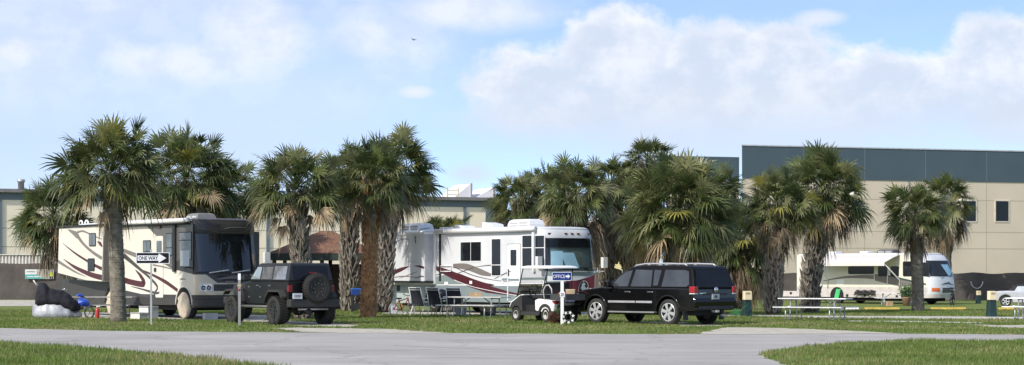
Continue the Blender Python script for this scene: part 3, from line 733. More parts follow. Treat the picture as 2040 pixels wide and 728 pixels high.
# ================================================================ MOTORHOMES
def wheel(parent, c, r, w, side, rim_m, tyre_m=None, spokes=0, rim_r=0.62, hub=True, dish=0.25):
    """tyre mesh 'wheel' with a child 'rim'; axle along local y, side=+1/-1 is the outer side"""
    tyre_m = tyre_m or rubber
    b = MB(); o = side
    pr = [(r*rim_r, -w*0.42), (r*0.80, -w*0.5), (r*0.94, -w*0.47), (r, -w*0.36), (r, w*0.36), (r*0.94, w*0.47), (r*0.80, w*0.5), (r*rim_r, w*0.42), (r*rim_r, -w*0.42)]
    b.lathe(pr, c, 'y', tyre_m, 28)
    wo = b.build('wheel', parent)
    b = MB(); rr = r*rim_r
    d = w*0.42*o
    b.lathe([(rr*1.0, d), (rr*0.93, d*1.03), (rr*0.88, d*(1-dish)), (rr*0.2, d*(1-dish*2.2)), (0.0, d*(1-dish*2.2))], c, 'y', inside if spokes else rim_m, 28)
    b.lathe([(rr*1.005, d*0.95), (rr*1.0, d*1.03), (rr*0.90, d*1.03), (rr*0.88, d*(1-dish)), (rr*0.86, d*0.5)], c, 'y', rim_m, 28)
    if spokes:
        for k in range(spokes):
            a = 2*pi*k/spokes+0.3; ca, sa = sin(a), cos(a)
            p0 = Vector((c[0]+0.08*rr*ca, c[1]+d*(1-dish*0.5), c[2]+0.08*rr*sa)); p1 = Vector((c[0]+0.93*rr*ca, c[1]+d*(1-dish*0.45), c[2]+0.93*rr*sa))
            t = Vector((cos(a), 0, -sin(a))); yv = Vector((0, 0.02*o, 0))
            w0, w1 = rr*0.12, rr*0.20
            vs = [p0-t*w0+yv, p0+t*w0+yv, p1+t*w1+yv, p1-t*w1+yv, p0-t*w0-yv*2, p0+t*w0-yv*2, p1+t*w1-yv*2, p1-t*w1-yv*2]
            b.add(vs, [(0,1,2,3),(0,4,5,1),(1,5,6,2),(2,6,7,3),(3,7,4,0),(7,6,5,4)], rim_m)
    if hub: b.lathe([(rr*0.24, d*(1-dish*1.5)), (rr*0.22, d*(1-dish*0.2)), (0, d*(1-dish*0.1))], c, 'y', rim_m, 14)
    b.build('rim', wo)
    return wo

class Coach:
    """bus-shaped motorhome body, lofted from plan rings; forward is local +x, visible side is local -y"""
    def __init__(s, t, fr, L, W, z0, z1, prof, bow):
        s.t, s.fr, s.L, s.hw, s.z0, s.z1, s.prof, s.bow = t, fr, L, W/2, z0, z1, prof, bow
    def xf(s, z):
        P = s.prof
        if z <= P[0][0]: return P[0][1]
        for (za, xa), (zb, xb) in zip(P, P[1:]):
            if z <= zb: return xa+(xb-xa)*(z-za)/(zb-za)
        return P[-1][1]
    def front(s, y, z, o=0.0):
        t = min(1, abs(y)/s.hw)
        return Vector((s.xf(z)-s.bow*(1-(1-t**3.2)**0.6)+o, y, z))
    def F(s, a, c, o): return s.front(a, c, o)
    def SD(s, a, c, o): return Vector((a, -s.hw-o, c))
    def ring(s, z, inset=0.0, dz=0.0):
        hw = s.hw; out = []
        x0 = -s.L/2+inset; r = 0.12
        for i in range(4):
            a = pi+pi/2*i/3; out.append(Vector((x0+r+r*cos(a), -hw+inset+r+r*sin(a), z)))
        for i in range(25):
            q = sin((i/24*2-1)*pi/2); p = s.front(q*hw*0.9995, z)
            k = 1-inset/hw; out.append(Vector((p.x-inset, p.y*k, z+dz)))
        for i in range(4):
            a = pi/2+pi/2*i/3; out.append(Vector((x0+r+r*cos(a), hw-inset-r+r*sin(a), z)))
        return out
    def body(s, zones, roof_m, name='body'):
        """zones: [(z_top, side material, front material)]"""
        b = MB(); zc = s.z0; n = len(s.ring(s.z0))
        for zt, ms, mf in zones:
            zs = [zc]+[z for z, _ in s.prof if zc+0.01 < z < zt-0.01]+[zt]
            R = [s.ring(z) for z in zs]; vs = [p for q in R for p in q]; fa = []; fb = []
            for i in range(len(R)-1):
                for j in range(n):
                    f = (i*n+j, i*n+(j+1) % n, (i+1)*n+(j+1) % n, (i+1)*n+j)
                    (fb if 5 <= j <= 26 else fa).append(f)
            b.add(vs, fa, ms, True); b.add(vs, fb, mf, True); zc = zt
        R = [s.ring(zc), s.ring(zc+0.05, 0.03), s.ring(zc+0.085, 0.10), s.ring(zc+0.11, 0.30)]
        b.loft(R, roof_m, cap=True)
        mfi = b.mi(zones[-1][2]); nf_ = len(b.f)
        for k in range(3*n):
            if 5 <= k % n <= 26: b.m[nf_-3*n-2+k] = mfi
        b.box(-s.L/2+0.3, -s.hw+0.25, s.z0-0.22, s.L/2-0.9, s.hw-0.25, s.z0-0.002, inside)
        return b.build(name, s.t)
    def side_rect(s, px, y=None):
        return s.fr.ry(*px, -s.hw if y is None else y)
    def side_window(s, px, r=0.06, fm=None, gm=None, name='window', split=None, y=None, fw=0.035, bar=None):
        yv = -s.hw if y is None else y
        x0, z0, x1, z1 = s.fr.ry(*px, yv)
        fn = lambda a, c, o: Vector((a, yv-o, c))
        b = MB(); b.panel(rect(x0, z0, x1, z1, r), fn, -0.01, 0.022, fm or black); wo = b.build(name, s.t)
        b = MB()
        if split == 'v':
            xm = (x0+x1)/2
            b.panel(rect(x0+fw, z0+fw, xm-0.015, z1-fw, r*0.6), fn, 0.015, 0.026, gm or win); b.panel(rect(xm+0.015, z0+fw, x1-fw, z1-fw, r*0.6), fn, 0.015, 0.026, gm or win)
        elif split is not None:
            zm = z0+(z1-z0)*split
            b.panel(rect(x0+fw, z0+fw, x1-fw, zm-0.015, r*0.6), fn, 0.015, 0.026, gm or win); b.panel(rect(x0+fw, zm+0.015, x1-fw, z1-fw, r*0.6), fn, 0.015, 0.026, gm or win)
        else: b.panel(rect(x0+fw, z0+fw, x1-fw, z1-fw, r*0.7), fn, 0.015, 0.026, gm or win)
        b.build('pane', wo); return wo
    def pp(s, pts, y=None):
        yv = -s.hw if y is None else y
        return [s.fr.y(px, py, yv) for px, py in pts]
    def arch(s, xc, r, b, m=None):  # flat near-black panel painted in place of the shaded wheel recess
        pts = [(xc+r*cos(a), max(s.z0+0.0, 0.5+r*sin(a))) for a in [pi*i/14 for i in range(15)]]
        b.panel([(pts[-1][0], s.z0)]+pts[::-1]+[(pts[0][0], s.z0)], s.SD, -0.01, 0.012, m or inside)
    def fpx(s, px, py):
        """photo pixel -> (y, z) on the bowed front"""
        xv = s.xf(2.0)
        for _ in range(12):
            y, z = s.fr.x(px, py, xv); y = max(-s.hw, min(s.hw, y)); xv = 0.5*xv+0.5*s.front(y, z).x
        return (y, z)
    def fgrid(s, b, y0, z0, y1, z1, o, m, n=14, thick=0.02, k=5, skew=0.0):
        """curved panel on the bowed front between y0..y1 and z0..z1"""
        vs = []; fs = []
        for j in range(k+1):
            for i in range(n+1):
                y = y0+(y1-y0)*i/n+skew*(j/k-0.5); z = z0+(z1-z0)*j/k; vs.append(s.front(y, z, o))
        q = len(vs); vs += [p-Vector((thick, 0, 0)) for p in vs]; W = n+1
        for j in range(k):
            for i in range(n): fs.append((j*W+i, j*W+i+1, (j+1)*W+i+1, (j+1)*W+i))
        for i in range(n): fs += [(i, i+q, i+1+q, i+1), (k*W+i, k*W+i+1, k*W+i+1+q, k*W+i+q)]
        for j in range(k): fs += [(j*W, (j+1)*W, (j+1)*W+q, j*W+q), (j*W+n, j*W+n+q, (j+1)*W+n+q, (j+1)*W+n)]
        b.add(vs, fs, m, False)
def place_coach(px, D, beta, L, W, bow):
    Cw = base(px, D); f = Vector((sin(beta), -cos(beta), 0)); r = Vector((-cos(beta), -sin(beta), 0))
    c = Cw-f*(L/2-bow)-r*(W/2); c.z = gz(D)
    return c, atan2(f.y, f.x)
def ac_unit(t, x, y, z, lx, ly, h, m, name='air_conditioner'):
    b = MB(); R = []
    for f, ins in ((0, 0.0), (0.45, 0.0), (0.85, 0.05), (1.0, 0.16)):
        R.append([Vector((x+sx*(lx/2-ins), y+sy*(ly/2-ins), z+h*f)) for sx, sy in ((-1,-1),(1,-1),(1,1),(-1,1))])
    b.loft(R, m, smooth=False)
    for k in range(2):
        for zz in (0.18, 0.48):
            for sx, fn in ((1, None),):
                b.box(x-lx*0.42+k*lx*0.45, y-ly/2-0.006, z+h*zz, x-lx*0.05+k*lx*0.45, y-ly/2+0.01, z+h*(zz+0.2), mat('ac_grille', (0.35, 0.35, 0.35), 0.6))
    b.build(name, t, bevel=0.025)
def mirror_arm(t, root, tip, head_c, hx, hy, hz, m, arm_m=None):
    b = MB(); b.tube([root, (Vector(root)+Vector(tip))/2+Vector((0.03, 0, 0.03)), tip], 0.022, arm_m or m, 8)
    h = Vector(head_c); b.box(h.x-hx/2, h.y-hy/2, h.z-hz/2, h.x+hx/2, h.y+hy/2, h.z+hz/2, m)
    b.box(h.x-hx/2-0.012, h.y-hy/2+0.02, h.z-hz/2+0.03, h.x-hx/2+0.002, h.y+hy/2-0.02, h.z+hz/2-0.03, win_grey)
    b.build('wing_mirror', t, bevel=0.03)

# ---------------------------------------------------------------- 1: cream motorhome with dark front
L1, W1 = 10.4, 2.5
c, yaw = place_coach(385, 69.6, radians(35.5), L1, W1, 0.34)
m1 = thing('motorhome', 'cream motorhome with dark maroon and grey swirls and a dark grey front', 'motorhome', c, yaw)
fr1 = Fr(c, yaw)
K = Coach(m1, fr1, L1, W1, 0.52, 3.42, [(0.5, L1/2-0.02), (0.95, L1/2), (1.5, L1/2-0.05), (1.62, L1/2-0.09), (3.0, L1/2-0.30), (3.12, L1/2-0.22), (3.42, L1/2-0.36)], 0.34)
zs1 = fr1.y(250, 585, -1.25)[1]
K.body([(0.85, skirt_grey, skirt_grey), (1.56, cream, tan_paint), (3.42, cream, dgrey_paint)], white)
b = MB()
# cab side: grey upper part with slanted rear edge, roof band
b.panel(K.pp([(291, 449.5), (384.5, 443), (384.5, 545), (345, 537), (318, 521), (312, 470.5)]), K.SD, 0.001, 0.005, grey_paint)
b.panel(K.pp([(346, 520), (384.5, 520), (384.5, 546.5), (346, 536)]), K.SD, 0.0052, 0.008, dgrey_paint)
# skirt: curved top edge
b.panel(K.pp([(218, 557), (218, 575), (250, 579), (300, 590), (324, 595.5), (353, 594), (353, 608), (218, 607)]), K.SD, 0.001, 0.006, skirt_grey)
b.panel(K.pp([(116, 556), (205, 561), (218, 561), (218, 607), (116, 603)]), K.SD, 0.0015, 0.007, skirt_grey)
for q in ((242, 586.5, 272, 594), (280, 588, 304, 594)):
    x0, z0, x1, z1 = K.side_rect(q); b.panel(rect(x0, z0, x1, z1, 0.03), K.SD, 0.006, 0.012, dgrey_paint)
# swirls
sw = lambda pts, ws, m, o=0.009: b.strip(K.pp(pts), ws, K.SD, o, m)
sw([(246, 499), (275, 510), (325, 522.5), (352, 531)], [0.14, 0.16, 0.06, 0.02], taupe)
sw([(247, 509), (275, 533), (298, 553), (314, 572), (308, 583)], [0.20, 0.13, 0.10, 0.12, 0.05], dgrey_paint, 0.010)
sw([(240, 555.5), (262, 562.5), (287, 566), (281, 551), (270, 538)], [0.22, 0.20, 0.22, 0.16, 0.02], maroon, 0.011)
sw([(275, 535), (300, 546), (330, 562), (354, 579)], [0.02, 0.08, 0.14, 0.13], maroon, 0.0095)
sw([(262, 571), (285, 577), (310, 584), (318, 583)], [0.02, 0.06, 0.10, 0.06], dgrey_paint, 0.0105)
sw([(305, 528), (330, 533), (352, 539)], [0.06, 0.05, 0.03], taupe, 0.0085)
b.build('swirl_graphics', m1)
# bedroom slide-out at the rear with its own swirls
SY = -1.25-0.5
pts = K.pp([(117.8, 455.5), (206, 449.5), (203, 561), (171.7, 558.5), (115.3, 544)], SY)
b = MB(); fs_ = lambda a, c_, o: Vector((a, SY-o, c_))
b.panel(pts, fs_, -0.52, 0.0, cream)
x1 = max(p[0] for p in pts)
b.box(x1-0.10, SY+0.012, min(p[1] for p in pts)+0.02, x1+0.012, -1.24, max(p[1] for p in pts)-0.02, grey_paint)
b.box(min(p[0] for p in pts)-0.06, SY-0.06, max(p[1] for p in pts)-0.015, x1+0.05, -1.1, max(p[1] for p in pts)+0.06, black)
so_ = b.build('slide_out', m1)
b = MB(); ss = lambda p, ws, m, o=0.004: b.strip(K.pp(p, SY), ws, fs_, o, m)
ss([(156, 459), (155, 470), (168, 488), (185, 503), (203, 515)], [0.03, 0.18, 0.12, 0.12, 0.14], taupe)
ss([(156, 463), (166, 461), (186, 470), (203, 477)], [0.07, 0.07, 0.05, 0.03], taupe, 0.005)
ss([(136, 458), (152, 468), (158, 478)], [0.03, 0.25, 0.03], taupe, 0.0055)
ss([(124, 484), (150, 505), (180, 524), (203, 536)], [0.01, 0.08, 0.10, 0.14], maroon)
ss([(126, 516), (150, 533), (180, 547), (203, 553.5)], [0.01, 0.13, 0.19, 0.21], maroon, 0.0045)
ss([(116, 521), (130, 530), (150, 542), (172, 552)], [0.13, 0.10, 0.07, 0.01], taupe, 0.0043)
ss([(194, 482), (200, 486), (204, 492)], [0.02, 0.16, 0.05], maroon, 0.0042)
b.build('swirl_graphics', so_)
K.side_window((178, 464.5, 191.5, 491), y=SY, split='v', gm=win_grey)
K.side_window((175.5, 515, 189, 540.5), y=SY, gm=win)
K.side_window((285.5, 479, 301, 503), split='v', gm=win_grey)
K.side_window((331.5, 464.5, 344, 510), split=0.35, gm=win_grey)
K.side_window((357.5, 462, 382.5, 519), split=0.70, gm=win_grey, r=0.04, name='cab_window')
x0, z0, x1, z1 = K.side_rect((310, 470.5, 325, 593))
b = MB(); b.panel(rect(x0-0.02, z0-0.02, x1+0.02, z1+0.02, 0.06), K.SD, -0.01, 0.0012, grey_paint); b.panel(rect(x0, z0, x1, z1, 0.06), K.SD, -0.01, 0.0075, cream); do = b.build('door', m1)
b = MB(); xa, za, xb, zb2 = K.side_rect((313, 480, 322.5, 504)); b.panel(rect(xa, za, xb, zb2, 0.05), K.SD, 0.012, 0.026, win_grey); b.build('door_window', do)
b = MB(); xa, za, xb, zb2 = K.side_rect((308, 534, 312, 542)); b.panel(rect(xa, za, xb, zb2, 0.02), K.SD, 0.012, 0.035, black); b.build('handle', do)
# awning: rolled tube along the roof edge and its black arm
b = MB(); a0 = fr1.y(246, 444.5, -1.38); a1 = fr1.y(374, 439, -1.38)
zr = 3.45
b.tube([(a0[0]-2.2, -1.36, zr), (a1[0], -1.36, zr)], 0.085, offwhite, 10); b.tube([(a0[0]-2.2, -1.37, zr-0.09), (a1[0], -1.37, zr-0.09)], 0.05, black, 8); ao = b.build('awning', m1)
x0, z0, x1, z1 = K.side_rect((347, 442, 352, 542)); b = MB(); b.box(x0, -1.33, z0, x1, -1.252, zr-0.1, black); b.build('awning_arm', ao)
# front
b = MB(); K.fgrid(b, -1.12, 1.66, 1.12, 2.98, 0.012, mat('windscreen_glass', (0.012, 0.016, 0.018), 0.05, spec=0.6, coat=0.5), n=20); K.fgrid(b, -1.19, 1.60, 1.19, 1.655, 0.008, black, n=20); b.build('windscreen', m1)
b = MB(); b.strip([(-0.95, 3.16), (-0.3, 3.04), (0.55, 3.04), (0.98, 3.2)], [0.02, 0.04, 0.04, 0.02], K.F, 0.02, grey_paint, 24)
b.strip([(-0.3, 3.07), (0.1, 3.2), (0.95, 3.21)], [0.015, 0.03, 0.015], K.F, 0.022, grey_paint, 24); b.build('brow_trim', m1)
b = MB(); K.fgrid(b, -0.70, 1.27, 1.0, 1.60, 0.004, dgrey_paint, n=20, skew=-0.45); K.fgrid(b, -0.40, 1.34, 0.9, 1.52, 0.008, black, n=16, skew=-0.2)
b.strip([(-0.45, 1.40), (0.2, 1.47), (0.9, 1.43)], [0.02, 0.12, 0.02], K.F, 0.012, taupe); b.build('hood_panel', m1)
b = MB(); K.fgrid(b, -0.62, 0.99, 0.62, 1.22, 0.010, black, n=12); 
for k in range(4): K.fgrid(b, -0.6, 1.01+k*0.055, 0.6, 1.022+k*0.055, 0.02, grey_paint, n=10, k=1)
b.build('grille', m1)
b = MB(); K.fgrid(b, -0.16, 1.265, 0.16, 1.335, 0.028, taupe, n=4, k=1); b.build('badge', m1)
for s_ in (-1, 1):
    b = MB(); K.fgrid(b, min(s_*0.68, s_*1.10), 0.985, max(s_*0.68, s_*1.10), 1.235, 0.012, lens, n=6)
    for yy in (0.80, 0.98): 
        p = K.front(s_*yy, 1.10); b.lathe([(0.075, 0.0), (0.075, 0.035), (0.05, 0.04), (0.03, 0.0)], p, 'x', black, 12)
    b.build('headlight', m1)
b = MB(); R = []
for z, o in ((0.40, -0.05), (0.46, 0.06), (0.68, 0.08), (0.72, -0.02)):
    R.append([K.front(sin((i/16*2-1)*pi/2)*1.25, 0.6, o)+Vector((0, 0, z-0.6)) for i in range(17)]+[Vector((L1/2-1.0, 1.2, z)), Vector((L1/2-1.0, -1.2, z))])
b.loft(R, skirt_grey, smooth=False); b.build('bumper', m1)
for s_ in (-0.75, 0.1):
    b = MB(); p0 = K.front(s_, 1.62, 0.03); p1 = K.front(s_+0.72, 1.72, 0.05); b.bar(p0, p1, 0.03, 0.035, offwhite); b.build('wiper', m1)
mirror_arm(m1, (L1/2-0.42, -1.25, 1.78), (L1/2-0.32, -1.58, 1.78), (L1/2-0.30, -1.60, 2.12), 0.24, 0.24, 0.54, white, black)
mirror_arm(m1, (L1/2-0.42, 1.25, 1.78), (L1/2-0.32, 1.58, 1.78), (L1/2-0.30, 1.60, 2.12), 0.16, 0.22, 0.46, white, black)
# wheels under khaki covers
fx = fr1.y(367, 600, -1.25)[0]; rx_ = fr1.y(224, 600, -1.25)[0]
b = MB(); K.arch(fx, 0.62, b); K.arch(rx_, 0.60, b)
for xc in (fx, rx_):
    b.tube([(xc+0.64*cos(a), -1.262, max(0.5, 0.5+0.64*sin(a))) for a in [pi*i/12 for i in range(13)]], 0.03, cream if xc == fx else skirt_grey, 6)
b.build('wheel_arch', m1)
for xc in (fx, rx_):
    for sd in (-1, 1): 
        wo = wheel(m1, (xc, sd*1.08, 0.47), 0.47, 0.28, sd, alloy)
        if sd < 0:
            b = MB(); n = 22; R = []
            for y, k in ((-1.02, 0.96), (-1.26, 0.98), (-1.295, 0.95), (-1.31, 0.8)):
                R.append([Vector((xc+0.47*k*cos(2*pi*j/n)*(1+0.04*sin(3*j)), y-(0.02*sin(2.3*j)), max(0.012, 0.49+0.47*k*sin(2*pi*j/n)))) for j in range(n)])
            b.loft(R, khaki); b.build('wheel_cover', m1)
b = MB(); p = fr1.y(150, 443, -0.9)
ac_unit(m1, fr1.y(398, 437, 0)[0]+0.1, 0.0, 3.43, 0.95, 0.75, 0.32, mat('grey_ac_plastic', (0.16, 0.16, 0.155), 0.5))
b = MB()
for dx in (-0.30, 0.25):
    xx = fr1.y(170, 443, -0.9)[0]+dx
    b.tube([(xx-0.14, -0.95, 3.35), (xx-0.14, -0.95, 3.58), (xx-0.07, -0.95, 3.64), (xx+0.07, -0.95, 3.64), (xx+0.14, -0.95, 3.58), (xx+0.14, -0.95, 3.35)], 0.035, white, 8)
b.build('roof_ladder_rail', m1)
b = MB(); xx = fr1.y(262, 440, -0.5)[0]; b.lathe([(0.32, 3.4), (0.32, 3.46), (0.26, 3.56), (0.0, 3.6)], (xx, -0.4, 0), 'z', white, 16); b.build('roof_vent', m1)
b = MB()
for q in ((318.5, 452.5),):
    x, z = fr1.y(*q, -1.25); b.panel(rect(x-0.12, z-0.05, x+0.12, z+0.05, 0.03), K.SD, 0.0, 0.05, mat('brown_lamp', (0.12, 0.04, 0.02), 0.4))
b.build('porch_lamp', m1)
b = MB(); x0 = 3.3
b.box(0.6, 1.252, 1.0, 3.9, 1.85, 3.1, grey_paint); b.build('far_slide_out', m1)
t_ = text('MIRADA', 0.46, 0.055, dgrey_paint, 'lettering', m1, (*fr1.y(364, 556.5, -1.25)[:1], -1.254, fr1.y(364, 556.5, -1.25)[1]), (radians(90), 0, 0))

# ---------------------------------------------------------------- 2: white motorhome
L2, W2 = 11.0, 2.5
c, yaw = place_coach(1081, 77, radians(36), L2, W2, 0.42)
m2 = thing('motorhome', 'white motorhome with maroon and taupe waves and light blue shades behind the windscreen', 'motorhome', c, yaw)
fr2 = Fr(c, yaw)
K = Coach(m2, fr2, L2, W2, 0.45, 3.30, [(0.45, L2/2-0.05), (0.9, L2/2), (1.7, L2/2-0.08), (2.9, L2/2-0.26), (3.1, L2/2-0.25), (3.3, L2/2-0.40)], 0.42)
zb_ = fr2.y(980, 568, -1.25)[1]
z1_ = fr2.y(980, 555, -1.25)[1]
K.body([(zb_-0.03, teal_grey, teal_grey), (zb_+0.04, white, white), (3.30, gelcoat, gelcoat)], white)
b = MB(); sw = lambda pts, ws, m, o=0.009: b.strip(K.pp(pts), ws, K.SD, o, m)
# teal-grey lower wave rising at the rear
b.panel(K.pp([(868, 567), (868, 552), (885, 548), (905, 553), (935, 564), (945, 567)]), K.SD, 0.001, 0.005, teal_grey)
b.panel(K.pp([(1000, 555), (1038, 553.5), (1085, 553), (1085, 557.5), (1038, 558), (1000, 559.5)]), K.SD, 0.001, 0.005, teal_grey)
sw([(903, 530), (930, 532), (960, 543), (982, 549)], [0.16, 0.26, 0.24, 0.06], taupe)
sw([(868, 534), (890, 543), (920, 556), (962, 567), (985, 568)], [0.16, 0.26, 0.36, 0.18, 0.02], maroon, 0.010)
sw([(930, 569), (970, 576), (1010, 584), (1040, 588)], [0.02, 0.30, 0.16, 0.02], maroon, 0.0105)
sw([(905, 532), (940, 548), (982, 558), (1030, 563)], [0.03, 0.03, 0.02, 0.01], maroon, 0.0112)
sw([(948, 532), (975, 529), (1000, 529.5)], [0.01, 0.04, 0.01], grey_paint, 0.0085)
sw([(985, 556), (1005, 546), (1020, 540)], [0.02, 0.04, 0.02], dgrey_paint, 0.0087)
sw([(868, 549), (880, 545), (895, 540)], [0.02, 0.04, 0.02], dgrey_paint, 0.0115)
sw([(905, 548), (925, 540), (945, 533)], [0.01, 0.03, 0.02], dgrey_paint, 0.0113)
sw([(905, 558), (940, 571), (990, 582), (1036, 590)], [0.02, 0.02, 0.02, 0.02], white, 0.0118)
b.build('wave_graphics', m2)
SY = -1.25-0.55
b = MB(); fs_ = lambda a, c_, o: Vector((a, SY-o, c_))
pts = K.pp([(752, 466), (846, 466.5), (845, 560.5), (752, 559)], SY); b.panel(pts, fs_, -0.57, 0.0, gelcoat)
xA, xB = pts[0][0], pts[1][0]; zA, zB = pts[2][1], pts[1][1]
b.box(xB-0.2, SY+0.012, zA+0.02, xB+0.012, -1.24, zB-0.02, mat('grey_gelcoat', (0.45, 0.46, 0.48), 0.4))
b.box(xA-0.05, SY-0.05, zB-0.012, xB+0.03, -1.15, zB+0.08, white); b.box(xA-0.03, SY-0.02, zA-0.07, xB+0.02, -1.2, zA-0.002, black)
b.box(xB+0.25, -1.262, zA, xB+0.40, -1.245, zB+0.1, inside)
s2 = b.build('slide_out', m2)
b = MB(); ss = lambda p, ws, m, o=0.004: b.strip(K.pp(p, SY), ws, fs_, o, m)
ss([(760, 554), (780, 545), (800, 537), (815, 531)], [0.05, 0.20, 0.16, 0.01], maroon)
ss([(795, 555), (815, 548), (832, 541)], [0.01, 0.05, 0.01], taupe); ss([(770, 557), (800, 551), (830, 553)], [0.01, 0.05, 0.02], taupe, 0.005)
ss([(825, 530), (835, 531), (845, 534)], [0.01, 0.08, 0.1], maroon); ss([(826, 555), (836, 552), (845, 551)], [0.01, 0.05, 0.04], dgrey_paint)
ss([(780, 489), (798, 478), (812, 477), (815, 484), (808, 505), (801, 516)], [0.02, 0.03, 0.03, 0.03, 0.03, 0.01], grey_paint)
b.build('wave_graphics', s2)
t_ = text('WINDSPORT', 0.85, 0.075, mat('pale_grey_letter', (0.48, 0.46, 0.42), 0.5), 'lettering', s2, (*fr2.y(822, 522, SY)[:1], SY-0.004, fr2.y(822, 522, SY)[1]), (radians(90), 0, 0))
K.side_window((766, 480, 785, 517), y=SY, fm=offwhite)
K.side_window((917.5, 481, 960, 522), split='v', fm=white, r=0.03)
K.side_window((979.5, 475, 999, 551), split=0.30, fm=white, r=0.04)
K.side_window((1040.5, 468, 1061, 536), split=0.62, fm=white, r=0.03, name='cab_window')
K.side_window((1066.5, 468, 1086, 536), split=0.62, fm=white, r=0.03, name='cab_window')
x0, z0, x1, z1 = K.side_rect((1011, 487, 1037, 602)); b = MB(); b.panel(rect(x0-0.02, z0-0.02, x1+0.02, z1+0.02, 0.07), K.SD, -0.01, 0.0052, grey_paint); b.panel(rect(x0, z0, x1, z1, 0.07), K.SD, -0.01, 0.0075, white); b.panel(rect(x0+0.01, z0+0.03, x1-0.01, zb_-0.035), K.SD, 0.0, 0.0085, teal_grey); b.panel(rect(x0+0.01, zb_+0.16, x1-0.01, zb_+0.25), K.SD, 0.0, 0.0085, teal_grey); do = b.build('door', m2)
b = MB(); xa, za, xb, zq = K.side_rect((1018, 498, 1029, 529)); b.panel(rect(xa, za, xb, zq, 0.03), K.SD, 0.012, 0.028, win); b.build('door_window', do)
b = MB(); xa, za, xb, zq = K.side_rect((1011.5, 537, 1015, 550)); b.panel(rect(xa, za, xb, zq, 0.02), K.SD, 0.012, 0.04, black); b.build('handle', do)
# grab rail, awning, arms
b = MB(); z = fr2.y(960, 529.5, -1.25)[1]; xq = [fr2.y(p, 530, -1.25)[0] for p in (880, 901, 1008)]
zl = fr2.y(960, 541, -1.25)[1]
b.tube([(xq[0], -1.30, zl), (xq[0], -1.30, z), (xq[1], -1.30, z), (xq[1], -1.30, zl)], 0.025, white, 6, closed=True); b.build('grab_rail', m2)
b = MB(); xa = fr2.y(866, 456, -1.4)[0]; xb = fr2.y(1064, 452, -1.4)[0]
b.tube([(xa, -1.38, 3.32), (xb, -1.38, 3.32)], 0.10, white, 12); b.box(xa, -1.36, 3.36, xb, -1.252, 3.40, white); ao = b.build('awning', m2)
for p, zt_ in ((866, 566), (1063.5, 542)):
    x, zlow = fr2.y(p, zt_, -1.3); b = MB(); b.box(x-0.06, -1.36, zlow, x+0.06, -1.262, 3.3, white); b.build('awning_arm', ao)
for q in (1013, 1037): 
    b = MB(); x = fr2.y(q, 560, -1.25)[0]; b.box(x-0.02, -1.30, fr2.y(q, 600, -1.25)[1], x+0.02, -1.258, fr2.y(q, 532, -1.25)[1], white); b.build('door_rail', m2)
b = MB()
for q in ((886, 562, 893, 568), (936, 560, 941, 566), (1000, 560, 1003, 564)):
    x0, z0, x1, z1 = K.side_rect(q); b.panel(rect(x0, z0, x1, z1), K.SD, 0.0, 0.02, white)
x, z = fr2.y(1003, 458.5, -1.25); b.panel(rect(x-0.12, z-0.04, x+0.12, z+0.04, 0.03), K.SD, 0, 0.06, mat('brown_lamp', (0.12, 0.04, 0.02), 0.4)); b.build('side_fittings', m2)
# rear lower compartment doors (pale green) beneath the slide
b = MB(); b.panel(K.pp([(752, 568), (868, 568), (868, 605), (752, 603)]), K.SD, 0.001, 0.006, pale_teal)
for p in (786, 806, 826, 846): 
    x = fr2.y(p, 585, -1.25)[0]; b.box(x-0.012, -1.26, 0.5, x+0.012, -1.254, zb_-0.06, teal_grey)
x0, z0, x1, z1 = K.side_rect((791, 569, 797, 580)); b.panel(rect(x0, z0, x1, z1), K.SD, 0.004, 0.02, black); b.build('compartment_door', m2)
b = MB(); K.fgrid(b, -1.16, 1.78, 1.16, 2.95, 0.006, inside, n=24); 
curt = mat('dusty_green_curtain', (0.115, 0.14, 0.125), 0.8, var=0.35, scale=2.5)
K.fgrid(b, -0.98, 1.82, 1.13, 2.62, 0.022, curt, n=24)
b.build('windscreen_interior', m2)
shade = mat('light_blue_sunshade', (0.45, 0.66, 0.76), 0.45, var=0.12, scale=1.5)
b = MB(); K.fgrid(b, -0.98, 1.84, -0.50, 2.46, 0.034, shade, n=5, skew=0.05); K.fgrid(b, -0.46, 1.82, 0.16, 2.40, 0.038, shade, n=6, skew=-0.22); b.build('sunshade', m2)
b = MB(); K.fgrid(b, -1.17, 1.77, 1.17, 2.60, 0.075, tint_glass, n=24, thick=0.004); K.fgrid(b, -1.17, 2.603, 1.17, 2.96, 0.075, win, n=24, thick=0.004); b.build('windscreen', m2)
b = MB(); K.fgrid(b, -1.2, 1.70, 1.2, 1.765, 0.06, black, n=24)
for s_ in (-0.8, 0.25): b.bar(K.front(s_, 1.72, 0.09), K.front(s_+0.75, 1.83, 0.09), 0.03, 0.03, black)
b.build('wiper', m2)
b = MB(); K.fgrid(b, -1.25, 1.50, 1.25, 1.66, 0.006, teal_grey, n=24); K.fgrid(b, -1.25, 1.20, 1.25, 1.30, 0.006, teal_grey, n=24); b.build('front_stripe', m2)
b = MB(); K.fgrid(b, -0.7, 0.8, 0.7, 1.1, 0.01, black, n=12); b.build('grille', m2)
for s_ in (-1, 1): b = MB(); K.fgrid(b, min(s_*0.75, s_*1.1), 0.85, max(s_*0.75, s_*1.1), 1.08, 0.012, lens, n=5); b.build('headlight', m2)
for yy in (-0.95, -0.25, 0.05, 0.35, 0.95):
    b = MB(); p = K.front(yy, 3.13); b.box(p.x-0.02, yy-0.06, 3.10, p.x+0.03, yy+0.06, 3.16, mat('brown_lamp', (0.12, 0.04, 0.02), 0.4)); b.build('marker_lamp', m2)
mirror_arm(m2, (L2/2-0.55, -1.25, 1.72), (L2/2-0.35, -1.45, 1.72), (L2/2-0.33, -1.50, 2.0), 0.16, 0.22, 0.50, offwhite)
